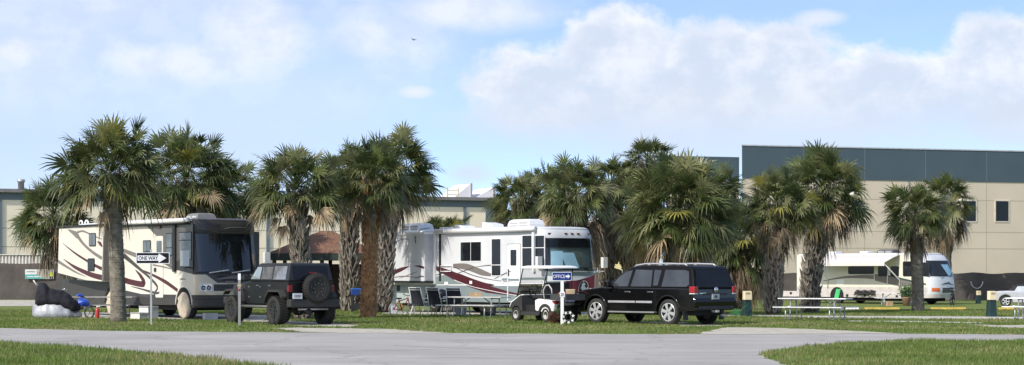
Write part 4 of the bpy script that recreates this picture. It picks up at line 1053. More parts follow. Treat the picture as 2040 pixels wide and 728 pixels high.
mirror_arm(m2, (L2/2-0.45, 1.25, 1.60), (L2/2-0.25, 1.62, 1.68), (L2/2-0.23, 1.62, 2.02), 0.16, 0.22, 0.42, offwhite)
for xc in (L2/2-1.38, -L2/2+3.0):
    b = MB(); K.arch(xc, 0.56, b); b.build('wheel_arch', m2)
    for sd in (-1, 1): wheel(m2, (xc, sd*1.08, 0.45), 0.45, 0.28, sd, alloy)
for px, lx, h, nm in ((831, 1.45, 0.36, 'air_conditioner'), (1048, 1.45, 0.36, 'air_conditioner')):
    ac_unit(m2, fr2.y(px, 450, -0.2)[0], -0.2, 3.38, lx, 0.75, h, white, nm)
for px, lx, h in ((900, 0.8, 0.12), (929, 0.75, 0.20), (985, 0.75, 0.26)):
    x = fr2.y(px, 450, -0.4)[0]; b = MB(); R = []
    b.prism([(x-lx/2, 3.40), (x+lx/2, 3.40), (x+lx*0.38, 3.40+h*0.7), (x-lx*0.3, 3.40+h), (x-lx/2, 3.40+h)], -0.75, -0.15, white); b.build('roof_vent', m2, bevel=0.03)
b = MB(); x = fr2.y(826, 460, SY)[0]; b.tube([(x-0.1, -1.0, 3.5), (x, -1.5, 3.42), (x+0.05, SY-0.03, 3.1), (x+0.12, SY-0.03, 2.85)], 0.015, black, 5); b.build('cable', m2)

# ---------------------------------------------------------------- 3: cream motorhome at the far right
L3, W3 = 11.0, 2.5
c, yaw = place_coach(1846, 122, radians(41), L3, W3, 0.6)
m3 = thing('motorhome', 'pale cream motorhome with its white awning out at far right in front of the warehouse', 'motorhome', c, yaw)
fr3 = Fr(c, yaw)
K = Coach(m3, fr3, L3, W3, 0.40, 3.05, [(0.4, L3/2-0.1), (0.9, L3/2), (1.5, L3/2-0.06), (1.7, L3/2-0.12), (2.75, L3/2-0.55), (2.95, L3/2-0.75), (3.05, L3/2-0.95)], 0.6)
K.body([(0.62, mat('pale_pink_grey_paint', (0.50, 0.46, 0.43), 0.4), MATS['pale_pink_grey_paint']), (1.05, MATS['pale_pink_grey_paint'], gelcoat), (3.05, cream2, gelcoat)], offwhite)
b = MB(); sw = lambda pts, ws, m, o=0.009: b.strip(K.pp(pts), ws, K.SD, o, m)
sw([(1640, 560), (1680, 553), (1720, 551.5), (1745, 553)], [0.03, 0.12, 0.22, 0.26], taupe)
b.panel(K.pp([(1742, 548), (1770, 551), (1795, 556), (1820, 562), (1820, 569), (1795, 572), (1770, 566), (1742, 559)]), K.SD, 0.001, 0.006, taupe)
sw([(1740, 547), (1775, 551), (1805, 558), (1845, 567)], [0.04, 0.08, 0.12, 0.10], dark_green, 0.011)
for px in (1742, 1768):
    x = fr3.y(px, 560, -1.25)[0]; b.box(x-0.03, -1.262, 0.95, x+0.03, -1.254, 2.2, cream2)
b.build('wave_graphics', m3)
K.side_window((1690, 531, 1741, 546.5), fm=black, r=0.10); K.side_window((1749.5, 531, 1768, 551), fm=black, r=0.1); K.side_window((1774, 531, 1791, 551), fm=black, r=0.1)
K.side_window((1799, 521, 1823, 551), fm=black, r=0.08); K.side_window((1832, 523, 1851, 551), fm=black, r=0.1, name='cab_window')
b = MB(); x0, z0, x1, z1 = K.side_rect((1667, 557, 1682, 568)); b.panel(rect(x0, z0, x1, z1), K.SD, 0.0, 0.015, white); b.build('vent_cover', m3)
b = MB(); x0, z0, x1, z1 = K.side_rect((1557, 580, 1597, 591)); b.panel(rect(x0, z0, x1, z1), K.SD, 0.0, 0.02, MATS['pale_pink_grey_paint']); b.build('compartment_door', m3)
for q in ((1576, 584.5), (1688, 589), (1723, 589), (1787, 591)):
    b = MB(); x, z = fr3.y(*q, -1.25); b.panel(rect(x-0.09, z-0.08, x+0.09, z+0.08, 0.03), K.SD, 0.018, 0.03, black); b.build('latch', m3)
b = MB(); x0, z0, x1, z1 = fr3.ry(1700, 578, 1740, 588, -1.5)
for k in range(5): b.tube([(x0+(x1-x0)*i/10, -1.42+0.05*k, z0+0.05*k+0.10*abs(sin(i*0.9+k))) for i in range(11)], 0.05, black, 5)
b.build('folded_bundle', m3)
aw0 = fr3.y(1640, 506, -1.3)[0]; aw1 = fr3.y(1792, 506, -1.3)[0]
b = MB(); n = 14; vs = []
for i in range(n+1):
    x = aw0-0.2+(aw1-aw0+0.2)*i/n
    vs += [(x, -1.27, 3.02), (x, -1.9, 2.86+0.02*sin(i*2)), (x, -2.75, 2.55+0.02*sin(i*1.3)), (x, -2.76, 2.36), (x, -2.78, 2.36), (x, -2.77, 2.57), (x, -1.9, 2.88+0.02*sin(i*2)), (x, -1.27, 3.04)]
b.add(vs, [(8*i+j, 8*i+8+j, 8*i+8+(j+1) % 8, 8*i+(j+1) % 8) for i in range(n) for j in range(8)]+[tuple(range(8)), tuple(range(8*n+7, 8*n-1, -1))], mat('white_awning_cloth', (0.70, 0.655, 0.615), 0.7, var=0.03, trans=0.15))
ao = b.build('awning', m3)
for x in (aw0+0.3, aw1-0.05):
    b = MB(); b.tube([(x, -2.74, 2.5), (x+0.05, -1.29, 1.5), (x+0.05, -1.28, 0.95)], 0.035, offwhite, 6); b.build('awning_arm', ao)
b = MB(); K.fgrid(b, -1.10, 1.72, 1.10, 2.68, 0.012, inside, n=24); b.build('windscreen_interior', m3)
b = MB(); K.fgrid(b, 0.1, 1.76, 0.8, 2.45, 0.03, shade, n=6, skew=-0.4); b.build('sunshade', m3)
b = MB(); K.fgrid(b, -1.11, 1.71, 1.11, 2.70, 0.06, tint_glass, n=24, thick=0.004); b.build('windscreen', m3)
b = MB()
for s_ in (-0.6, 0.35): b.bar(K.front(s_, 1.70, 0.08), K.front(s_+0.5, 1.95, 0.08), 0.03, 0.03, black)
b.build('wiper', m3)
b = MB(); b.strip([(-0.55, 1.20), (0.0, 1.30), (0.5, 1.22), (0.9, 1.18)], [0.01, 0.10, 0.05, 0.01], K.F, 0.012, dgrey_paint); b.strip([(-0.1, 1.22), (0.2, 1.38), (0.35, 1.25)], [0.01, 0.05, 0.01], K.F, 0.014, dgrey_paint); b.build('emblem', m3)
b = MB(); K.fgrid(b, -0.45, 0.72, 1.0, 1.02, 0.012, grey_paint, n=12); K.fgrid(b, -0.4, 0.94, 0.9, 1.0, 0.018, black, n=12, k=1); b.build('grille', m3)
for s_ in (-1, 1): b = MB(); K.fgrid(b, min(s_*0.68, s_*1.12), 0.80, max(s_*0.68, s_*1.12), 1.02, 0.014, amber if s_ < 0 else lens, n=6); b.build('headlight', m3)
for xc in (L3/2-2.0, -L3/2+3.4):
    b = MB(); K.arch(xc, 0.54, b); b.build('wheel_arch', m3)
    for sd in (-1, 1): wheel(m3, (xc, sd*1.08, 0.44), 0.44, 0.28, sd, alloy)
ac_unit(m3, fr3.y(1770, 500, 0)[0], 0.0, 3.10, 1.3, 0.7, 0.30, mat('dark_ac_plastic', (0.07, 0.07, 0.075), 0.5))
for px in (1664, 1726):
    x = fr3.y(px, 503, 0)[0]; b = MB(); b.box(x-0.3, -0.3, 3.12, x+0.3, 0.3, 3.30, white); b.build('roof_vent', m3, bevel=0.04)
# ================================================================ BLACK SPORT UTILITY VEHICLE
def arc_pts(xc, zc, r, a0, a1, n=12): return [(xc+r*cos(a0+(a1-a0)*i/n), zc+r*sin(a0+(a1-a0)*i/n)) for i in range(n+1)]
phi = radians(133)
RLw = ground(1336, 648); f = Vector((cos(phi), sin(phi), 0)); lf = Vector((-sin(phi), cos(phi), 0))
org = RLw+f*1.51-lf*0.84; org.z = 0
sv = thing('sport_utility_vehicle', 'black sport utility vehicle with silver roof rails and bright alloy wheels', 'suv', org, phi)
fs = Fr(org, phi)
FA, RA, WR = 1.62, -1.51, 0.40
b = MB()
low = [(-2.50, 0.46), (-2.63, 0.52), (-2.66, 0.74), (-2.60, 0.80), (-2.585, 1.14), (1.22, 1.16), (1.32, 1.17), (2.10, 1.09), (2.40, 1.02), (2.52, 0.95), (2.58, 0.80), (2.62, 0.62), (2.60, 0.42), (2.45, 0.34)]
low += arc_pts(FA, WR, 0.50, 0.02, pi-0.02)+[(1.0, 0.36), (-0.95, 0.36)]+arc_pts(RA, WR, 0.50, 0.02, pi-0.02)
b.prism(low, -0.97, 0.97, black_paint); b.build('body', sv, bevel=0.055, seg=3)
b = MB(); b.box(-2.3, -0.62, 0.30, 2.3, 0.62, 0.62, inside); b.build('underbody', sv)
def ghw(z): return 0.955-(z-1.13)*0.24
b = MB(); zr_, zt_ = 1.13, 1.83
sec = [(-2.585, 1.13), (-2.50, 1.50), (-2.40, 1.74), (-2.30, 1.82), (-1.6, 1.86), (-0.3, 1.86), (0.22, 1.80), (0.45, 1.68), (1.30, 1.13)]
n = len(sec); vs = [(x, ghw(z), z) for x, z in sec]+[(x, -ghw(z), z) for x, z in sec]
b.add(vs, [list(range(n)), list(range(2*n-1, n-1, -1))]+[(i, i+n, (i+1) % n+n, (i+1) % n) for i in range(n)], mat('satin_black_pillar', (0.005, 0.005, 0.0055), 0.3, spec=0.15)); b.build('cabin', sv, bevel=0.05, seg=3)
def SVL(a, c, o): return Vector((a, ghw(c)+o, c))
def SVR(a, c, o): return Vector((a, -ghw(c)-o, c))
glint = mat('privacy_glass', (0.03, 0.034, 0.038), 0.05, var=0.5, scale=1.2, spec=0.7, coat=0.25)
def svwin(poly, m, name='window'):
    for fn in (SVL, SVR):
        b = MB(); b.panel(poly, fn, -0.01, 0.006, m); b.build(name, sv)
svwin([(1.00, 1.19), (0.22, 1.19), (0.12, 1.70), (0.38, 1.66), (0.62, 1.51)], glint)
svwin([(0.10, 1.19), (-0.78, 1.19), (-0.74, 1.70), (-0.02, 1.72)], glint)
svwin([(-0.86, 1.22), (-1.05, 1.22), (-1.12, 1.70), (-0.82, 1.71)], glint)
svwin([(-1.22, 1.19), (-2.25, 1.19), (-2.36, 1.26), (-2.26, 1.66), (-2.12, 1.70), (-1.28, 1.71)], glint)
def SVB(a, c, o):   # tailgate plane (a = local y)
    x = -2.585+(c-1.13)*0.25 if c > 1.13 else -2.585
    return Vector((x-o, a, c))
b = MB(); b.panel([(-0.86, 1.18), (0.86, 1.18), (0.78, 1.50), (0.70, 1.72), (-0.70, 1.72), (-0.78, 1.50)], SVB, -0.02, 0.012, win); b.build('rear_window', sv)
b = MB(); b.panel([(-0.55, 0.93), (0.55, 0.93), (0.55, 0.99), (-0.55, 0.99)], SVB, -0.01, 0.025, black); b.build('tailgate_trim', sv)
b = MB(); b.add([SVB(-0.32, 0.84, 0.03), SVB(0.0, 0.84, 0.03), SVB(0, 1.03, 0.03), SVB(-0.32, 1.03, 0.03)], [(0,1,2,3)], lens)
b = MB(); b.panel(rect(-0.165, 0.80, 0.165, 0.965), SVB, -0.01, 0.045, mat('pale_licence_plate', (0.45, 0.47, 0.48), 0.5)); b.panel([(-0.06, 0.85), (0.05, 0.84), (0.07, 0.90), (0.0, 0.935), (-0.07, 0.91)], SVB, 0.044, 0.048, dgrey_paint); b.build('licence_plate', sv)
b = MB(); b.lathe([(0.085, 0.0), (0.08, 0.03), (0.0, 0.035)], (-2.63, -0.02, 1.10), 'x', chrome, 16); b.build('badge', sv)
b = MB(); b.panel(rect(0.42, 0.975, 0.72, 1.005), SVB, -0.01, 0.02, chrome); b.build('badge', sv)
for s_ in (1, -1):
    b = MB()
    b.box(-2.625, min(s_*0.80, s_*0.985), 1.0, -2.40, max(s_*0.80, s_*0.985), 1.20, red_lens); b.box(-2.625, min(s_*0.80, s_*0.985), 0.955, -2.40, max(s_*0.80, s_*0.985), 0.997, lens); b.build('tail_light', sv, bevel=0.02)
    b = MB(); b.box(2.36, min(s_*0.62, s_*0.975), 0.84, 2.575, max(s_*0.62, s_*0.975), 0.97, win_grey); b.build('headlight', sv, bevel=0.03)
    b = MB(); y = s_*0.66
    b.tube([(-2.05, y, 1.83), (-1.95, y, 1.885), (-1.2, y, 1.905), (-0.3, y, 1.90), (0.12, y, 1.85), (0.2, y, 1.80)], 0.028, mat('silver_rail', (0.45, 0.45, 0.46), 0.35, metal=0.4), 8)
    for x in (-1.2, -0.45): b.box(x-0.06, y-0.02, 1.84, x+0.06, y+0.02, 1.89, MATS['silver_rail'])
    b.build('roof_rail', sv)
    b = MB(); b.box(-1.0, min(s_*0.9, s_*1.06), 0.36, 1.0, max(s_*0.9, s_*1.06), 0.41, mat('grey_step_rubber', (0.20, 0.20, 0.20), 0.6)); b.build('running_board', sv, bevel=0.015)
    b = MB(); b.box(-0.12, min(s_*0.965, s_*0.985), 0.675, 1.05, max(s_*0.965, s_*0.985), 0.74, MATS['silver_rail']); b.box(-0.85, min(s_*0.965, s_*0.985), 0.675, -0.16, max(s_*0.965, s_*0.985), 0.74, MATS['silver_rail']); b.build('door_moulding', sv)
    for x in (0.20, -0.78):
        b = MB(); b.box(x-0.12, min(s_*0.965, s_*1.0), 1.0, x+0.12, max(s_*0.965, s_*1.0), 1.035, chrome); b.build('door_handle', sv, bevel=0.008)
    b = MB(); b.bar((0.92, s_*0.93, 1.20), (0.94, s_*1.05, 1.24), 0.06, 0.06, black); b.box(0.86, min(s_*1.02, s_*1.20), 1.17, 1.02, max(s_*1.02, s_*1.20), 1.36, black_paint); b.build('wing_mirror', sv, bevel=0.03)
    for x in (RA, FA):
        b = MB(); b.tube([(x+0.51*cos(a), s_*0.965, WR+0.51*sin(a)) for a in [0.1+(pi-0.2)*i/14 for i in range(15)]], 0.03, black_paint, 6); b.build('wheel_arch_trim', sv)
        wheel(sv, (x, s_*0.845, WR), WR, 0.27, s_, alloy, spokes=6, rim_r=0.72)
    b = MB(); b.box(RA-0.62, min(s_*0.72, s_*0.95), 0.16, RA-0.60, max(s_*0.72, s_*0.95), 0.5, black); b.build('mud_flap', sv)
b = MB(); b.panel([(-0.78, 1.16), (0.78, 1.16), (0.70, 1.66), (-0.70, 1.66)], lambda a, c, o: Vector((1.30-(c-1.13)*1.545+o, a, c+o*0.6)), -0.01, 0.012, win); b.build('windscreen', sv)
b = MB(); b.box(2.55, -0.5, 0.62, 2.63, 0.5, 0.92, chrome); b.build('grille', sv, bevel=0.02)
b = MB(); b.box(-2.67, -0.8, 0.50, -2.60, 0.8, 0.60, black); b.tube([(-2.4, -0.45, 0.30), (-2.6, -0.45, 0.30)], 0.045, galv, 10); b.box(-2.72, -0.06, 0.40, -2.5, 0.06, 0.47, galv); b.build('rear_bumper', sv)
b = MB(); b.tube([(-2.0, -0.2, 0.36), (-1.55, -0.2, 0.40), (-1.45, 0.3, 0.40)], 0.11, black, 10); b.tube([(RA, -0.8, WR), (RA, 0.8, WR)], 0.09, black, 10); b.build('axle', sv)

# ================================================================ BLACK JEEP-STYLE OFF-ROADER
phi = radians(124)
RLw = ground(554, 648); f = Vector((cos(phi), sin(phi), 0)); lf = Vector((-sin(phi), cos(phi), 0))
org = RLw+f*1.40-lf*0.80; org.z = 0
jp = thing('off_road_vehicle', 'black boxy off-road vehicle on big mud tyres with a spare wheel on its tail', 'off-roader', org, phi)
FA, RA, WR = 1.55, -1.40, 0.445
b = MB()
tub = [(-2.02, 0.66), (-2.04, 1.36), (0.62, 1.36), (0.70, 1.34), (0.95, 1.33), (0.95, 0.66), (0.75, 0.62), (-0.80, 0.62)]
tub += [(-0.86, 0.80), (-1.08, 1.02), (-1.72, 1.02), (-1.93, 0.80), (-1.95, 0.66)]
b.prism(tub, -0.79, 0.79, black_dusty); b.build('body', jp, bevel=0.035, seg=2)
b = MB(); R = []
for x, hw, zt2, zb2 in ((0.955, 0.74, 1.33, 0.75), (1.6, 0.66, 1.30, 0.75), (2.15, 0.58, 1.25, 0.75), (2.22, 0.56, 1.20, 0.75)):
    R.append([Vector((x, -hw, zb2)), Vector((x, -hw, zt2-0.04)), Vector((x, -hw+0.10, zt2)), Vector((x, hw-0.10, zt2)), Vector((x, hw, zt2-0.04)), Vector((x, hw, zb2))])
b.loft(R, black_dusty, smooth=False); b.build('bonnet', jp, bevel=0.02)
b = MB()
for k in range(7): b.box(2.222, -0.36+k*0.11, 0.86, 2.24, -0.31+k*0.11, 1.14, inside)
b.box(2.2, -0.5, 0.78, 2.228, 0.5, 1.19, black); b.build('grille', jp)
b = MB(); b.box(-1.9, -0.5, 0.50, 2.1, 0.5, 0.72, inside); b.build('chassis', jp)
def jhw(z): return 0.785-(z-1.36)*0.20
sec = [(-2.035, 1.36), (-1.98, 1.88), (-1.90, 1.92), (0.02, 1.92), (0.16, 1.88), (0.62, 1.36)]
n = len(sec); b = MB(); vs = [(x, jhw(z), z) for x, z in sec]+[(x, -jhw(z), z) for x, z in sec]
b.add(vs, [list(range(n)), list(range(2*n-1, n-1, -1))]+[(i, i+n, (i+1) % n+n, (i+1) % n) for i in range(n)], mat('grey_black_hard_top', (0.016, 0.0165, 0.018), 0.35, var=0.15)); b.build('hard_top', jp, bevel=0.035)
JL = lambda a, c, o: Vector((a, jhw(c)+o, c)); JR = lambda a, c, o: Vector((a, -jhw(c)-o, c))
jglass = mat('smoky_glass', (0.14, 0.145, 0.15), 0.05, var=0.4, scale=4, spec=1.0, coat=1.0)
jclear = mat('pale_door_glass', (0.26, 0.31, 0.31), 0.05, var=0.3, scale=3, spec=1.0, coat=1.0)
for poly, m in (([(0.50, 1.42), (-0.12, 1.42), (-0.12, 1.80), (0.17, 1.80)], jclear), ([(-0.22, 1.42), (-0.92, 1.42), (-0.92, 1.80), (-0.22, 1.80)], jglass), ([(-1.02, 1.41), (-1.86, 1.41), (-1.84, 1.82), (-1.02, 1.82)], jglass)):
    for fn in (JL, JR): b = MB(); b.panel(poly, fn, -0.01, 0.007, m); b.build('window', jp)
JB = lambda a, c, o: Vector((-2.04+(max(c, 1.36)-1.36)*0.106-o, a, c))
b = MB(); b.panel(rect(-0.60, 1.42, 0.60, 1.83, 0.05), JB, -0.01, 0.012, win); wo = b.build('rear_window', jp)
b = MB(); b.bar(JB(0.0, 1.47, 0.03), JB(-0.42, 1.52, 0.03), 0.02, 0.02, black); b.build('rear_wiper', jp)
b = MB(); b.panel([(-0.66, 1.40), (0.66, 1.40), (0.58, 1.84), (-0.58, 1.84)], lambda a, c, o: Vector((0.62-(c-1.36)*0.885+o, a, c+o*0.8)), -0.01, 0.012, win); b.build('windscreen', jp)
sp = (-2.30, -0.08, 1.14)
b = MB(); b.lathe([(0.26, -0.09), (0.36, -0.13), (0.42, -0.12), (0.445, -0.08), (0.445, 0.08), (0.42, 0.12), (0.36, 0.13), (0.26, 0.09)], sp, 'x', dusty_rubber, 30)
for k in range(36):
    a = 2*pi*k/36
    for s_ in (-1, 1):
        c_ = Vector(sp)+Vector((s_*0.065, 0.452*cos(a+s_*0.06), 0.452*sin(a+s_*0.06))); b.bar(c_-Vector((0.05, 0, 0)), c_+Vector((0.05, 0, 0)), 0.035, 0.02, rubber, up=(0, cos(a), sin(a)))
so2 = b.build('spare_wheel', jp)
b = MB(); b.lathe([(0.27, 0.0), (0.27, -0.095), (0.24, -0.095), (0.235, -0.03), (0.10, -0.03), (0.10, -0.07), (0, -0.075)], sp, 'x', black, 28)
gun = mat('dark_machined_metal', (0.20, 0.20, 0.20), 0.3, metal=0.7)
for k in range(8):
    a = 2*pi*k/8; d = Vector((0, cos(a), sin(a))); b.bar(Vector(sp)+d*0.08+Vector((-0.06, 0, 0)), Vector(sp)+d*0.245+Vector((-0.07, 0, 0)), 0.045, 0.035, black, up=(1, 0, 0))
    b.box(sp[0]-0.105, sp[1]+0.16*cos(a)-0.014, sp[2]+0.16*sin(a)-0.014, sp[0]-0.07, sp[1]+0.16*cos(a)+0.014, sp[2]+0.16*sin(a)+0.014, gun)
    b.box(sp[0]-0.105, sp[1]+0.25*cos(a+.2)-0.012, sp[2]+0.25*sin(a+.2)-0.012, sp[0]-0.085, sp[1]+0.25*cos(a+.2)+0.012, sp[2]+0.25*sin(a+.2)+0.012, gun)
b.build('rim', so2)
b = MB(); b.box(-2.2, -0.2, 1.0, -2.03, 0.1, 1.3, black); b.build('spare_wheel_carrier', jp)
b = MB(); b.box(-2.10, -0.20, 1.60, -2.02, 0.05, 1.64, mat('dark_red_lens', (0.16, 0.008, 0.01), 0.2)); b.build('brake_light', jp)
for s_ in (1, -1):
    b = MB(); b.box(-2.10, min(s_*0.66, s_*0.80), 1.02, -1.98, max(s_*0.66, s_*0.80), 1.24, MATS['dark_red_lens']); b.build('tail_light', jp, bevel=0.015)
    for xc, pts in ((RA, [(-0.80, 0.74), (-0.86, 0.92), (-1.06, 1.10), (-1.74, 1.10), (-1.95, 0.90)]), (FA, [(0.93, 0.74), (1.0, 0.92), (1.16, 1.12), (1.95, 1.10), (2.10, 0.98)])):
        b = MB(); y0, y1 = (0.76, 0.98) if s_ > 0 else (-0.98, -0.76); vs = []
        for x, z in pts: vs += [(x, y0, z), (x, y1, z-0.02), (x, y1, z-0.07), (x, y0, z-0.05)]
        k = len(pts); b.add(vs, [(4*i+j, 4*i+4+j, 4*i+4+(j+1) % 4, 4*i+(j+1) % 4) for i in range(k-1) for j in range(4)]+[(0,1,2,3), (4*k-1,4*k-2,4*k-3,4*k-4)], mat('faded_black_flare', (0.035, 0.034, 0.033), 0.6, var=0.15)); b.build('wheel_flare', jp)
        wo = wheel(jp, (xc, s_*0.83, WR), WR, 0.32, s_, black, dusty_rubber, spokes=8, rim_r=0.56)
        b = MB()
        for q in range(34):
            a = 2*pi*q/34
            for s2 in (-1, 1):
                c_ = Vector((xc+(WR+0.006)*cos(a+s2*.05), s_*0.83+s2*0.085, WR+(WR+0.006)*sin(a+s2*.05))); b.bar(c_-Vector((0, 0.065, 0)), c_+Vector((0, 0.065, 0)), 0.045, 0.022, rubber, up=(cos(a), 0, sin(a)))
        b.build('tread_block', wo)
    b = MB(); b.tube([(-0.85, s_*0.86, 0.56), (0.98, s_*0.86, 0.56)], 0.045, mat('grey_rock_slider', (0.10, 0.10, 0.098), 0.5), 8); b.build('side_step', jp)
    b = MB(); b.bar((0.55, s_*0.76, 1.42), (0.55, s_*0.88, 1.45), 0.04, 0.04, black); b.box(0.50, min(s_*0.84, s_*1.03), 1.38, 0.60, max(s_*0.84, s_*1.03), 1.56, black); b.build('wing_mirror', jp, bevel=0.02)
    for x in (-0.02, -0.84): b = MB(); b.box(x-0.09, min(s_*0.785, s_*0.82), 1.20, x+0.09, max(s_*0.785, s_*0.82), 1.24, gun); b.build('door_handle', jp)
    for x in (0.55, 0.58):
        pass
    for x, z in ((0.60, 1.18), (0.60, 0.86), (-0.18, 1.18), (-0.18, 0.86)):
        b = MB(); b.box(x-0.05, min(s_*0.785, s_*0.805), z-0.025, x+0.05, max(s_*0.785, s_*0.805), z+0.025, gun); b.build('hinge', jp)
b = MB(); b.box(-2.34, -0.86, 0.56, -2.06, 0.86, 0.80, mat('textured_black_steel', (0.028, 0.027, 0.026), 0.6)); b.build('rear_bumper', jp, bevel=0.03)
b = MB(); b.box(2.24, -0.8, 0.62, 2.46, 0.8, 0.84, MATS['textured_black_steel']); b.build('front_bumper', jp, bevel=0.03)
b = MB(); b.tube([(-2.12, -0.55, 0.50), (-2.16, 0.5, 0.50)], 0.035, galv, 8); b.tube([(-2.0, 0.15, 0.42), (-2.2, 0.15, 0.42)], 0.1, black, 10); b.tube([(RA, -0.75, WR), (RA, 0.75, WR)], 0.075, black, 8); b.lathe([(0.14, -0.12), (0.16, 0), (0.14, 0.12)], (RA, 0.1, WR), 'y', black, 12); b.build('rear_axle', jp)
b = MB(); JP_ = lambda a, c, o: Vector((-2.345-o, a, c)); b.box(-2.37, 0.47, 0.82, -2.345, 0.79, 0.99, mat('white_licence_plate', (0.62, 0.63, 0.66), 0.5)); po = b.build('licence_plate', jp)
text('53MET', 0.24, 0.075, mat('dark_ink', (0.03, 0.03, 0.05), 0.6), 'lettering', po, (-2.374, 0.63, 0.905), (radians(90), 0, radians(-90)))

# ================================================================ GOLF CART, UTILITY CART
phi = radians(125)
f = Vector((cos(phi), sin(phi), 0)); lf = Vector((-sin(phi), cos(phi), 0))
org = ground(1091, 643)+f*0.70-lf*0.47; org.z = 0
gc = thing('golf_cart', 'small white golf cart with a white roof and loaded dark bed behind the office sign', 'golf cart', org, phi); gc.scale = (1.02, 1.02, 1.02); bpy.context.view_layer.update()
wbody = mat('white_cart_body', (0.80, 0.80, 0.78), 0.25, var=0.03, coat=0.5)
FX, RX, r = 0.95, -0.70, 0.235
b = MB(); b.prism([(-1.16, 0.62), (-1.10, 0.36), (-0.98, 0.33)]+arc_pts(RX, 0.24, 0.29, 0.15, pi-0.15)[::1][::-1][:0]+[(-0.40, 0.32), (-0.34, 0.34), (-0.12, 0.36), (-0.10, 0.72), (-0.30, 0.76), (-0.95, 0.72)], -0.56, 0.56, wbody); b.build('rear_body', gc, bevel=0.05, seg=3)
b = MB()
for s_ in (-1, 1): b.prism(arc_pts(RX, 0.24, 0.36, 0, pi, 10)+arc_pts(RX, 0.24, 0.28, pi, 0, 10), min(s_*0.54, s_*0.60), max(s_*0.54, s_*0.60), mat('dark_grey_trim', (0.032, 0.032, 0.033), 0.6))
b.box(-0.36, -0.57, 0.22, 0.66, 0.57, 0.33, MATS['dark_grey_trim']); b.box(-0.14, -0.55, 0.33, 0.60, 0.55, 0.36, black); b.build('floor_trim', gc)
b = MB(); b.prism([(0.60, 0.34), (0.64, 0.86), (0.80, 0.84), (1.22, 0.62), (1.30, 0.48), (1.26, 0.40), (1.18, 0.40)]+arc_pts(FX, 0.24, 0.28, 0.5, pi-0.5, 8), -0.54, 0.54, MATS['dark_grey_trim']); b.build('front_cowl', gc, bevel=0.05, seg=3)
b = MB(); b.box(0.64, -0.45, 0.86, 0.82, 0.45, 0.885, wbody); b.prism([(0.72, 0.845), (1.20, 0.62), (1.31, 0.47), (1.335, 0.48), (1.22, 0.655), (0.74, 0.87)], -0.50, 0.55, wbody); b.build('bonnet', gc, bevel=0.01)
b = MB(); R = []
for z, ins, dx in ((1.72, 0.0, 0), (1.75, -0.01, 0), (1.79, 0.06, 0), (1.82, 0.25, 0)):
    pts = []
    for (cx_, cy_, a) in ((0.72-0.18, -0.60+0.18, -pi/2), (0.72-0.18, 0.60-0.18, 0), (-1.02+0.18, 0.60-0.18, pi/2), (-1.02+0.18, -0.60+0.18, pi)):
        for i in range(5):
            t = a+pi/2*i/4; q = Vector((cx_+0.18*cos(t), cy_+0.18*sin(t), z)); q.x *= 1-ins; q.y *= 1-ins; pts.append(q)
    R.append(pts)
b.loft(R, white); b.build('roof', gc)
for s_ in (-1, 1):
    b = MB(); b.tube([(1.02, s_*0.48, 0.70), (0.62, s_*0.50, 1.72)], 0.02, black, 8); b.build('front_strut', gc)
    b = MB(); b.tube([(-0.62, s_*0.50, 0.72), (-0.72, s_*0.50, 1.72)], 0.02, black, 8); b.build('rear_strut', gc)
    for x in (FX, RX): wheel(gc, (x, s_*0.47, r), r, 0.2, s_, mat('white_hubcap', (0.62, 0.6, 0.55), 0.35), rim_r=0.56)
    b = MB(); b.box(-1.17, min(s_*0.36, s_*0.55), 0.60, -1.05, max(s_*0.36, s_*0.55), 0.70, red_lens); b.build('tail_light', gc, bevel=0.02)
b = MB(); b.panel([(-0.46, 0.0), (0.46, 0.0), (0.46, 0.46), (-0.46, 0.46)], lambda a, c_, o: Vector((1.03-0.39*c_+o, a, 0.76+c_)), -0.003, 0.003, glass('smoked_acrylic', (0.75, 0.72, 0.6), 0.45)); 
b.panel([(-0.46, 0.49), (0.46, 0.49), (0.46, 0.94), (-0.46, 0.94)], lambda a, c_, o: Vector((1.03-0.39*c_+o, a, 0.76+c_)), -0.003, 0.003, glass('clear_acrylic', (0.95, 0.95, 0.95), 0.95)); b.build('windscreen', gc)
b = MB(); b.box(-0.46, -0.52, 0.76, 0.06, 0.52, 0.88, black); b.prism([(-0.50, 0.9), (-0.40, 0.9), (-0.52, 1.28), (-0.62, 1.28)], -0.50, 0.50, black); b.build('seat', gc, bevel=0.03)
b = MB(); cc = Vector((0.42, 0.24, 1.06)); b.tube([cc+Vector((-0.07*sin(a), 0.17*cos(a), 0.15*sin(a))) for a in [2*pi*i/18 for i in range(18)]], 0.017, black, 6, True, True); b.tube([cc, (0.66, 0.24, 0.78)], 0.02, black, 6); b.tube([cc+Vector((0, -.17, 0)), cc+Vector((0, .17, 0))], 0.014, black, 5); b.build('steering_wheel', gc)
b = MB()
for s_ in (-1, 1): b.tube([(-0.12, s_*0.53, 0.86), (-0.10, s_*0.53, 1.02), (-0.40, s_*0.53, 1.05), (-0.54, s_*0.53, 1.1)], 0.018, black, 6)
b.build('arm_rest', gc)

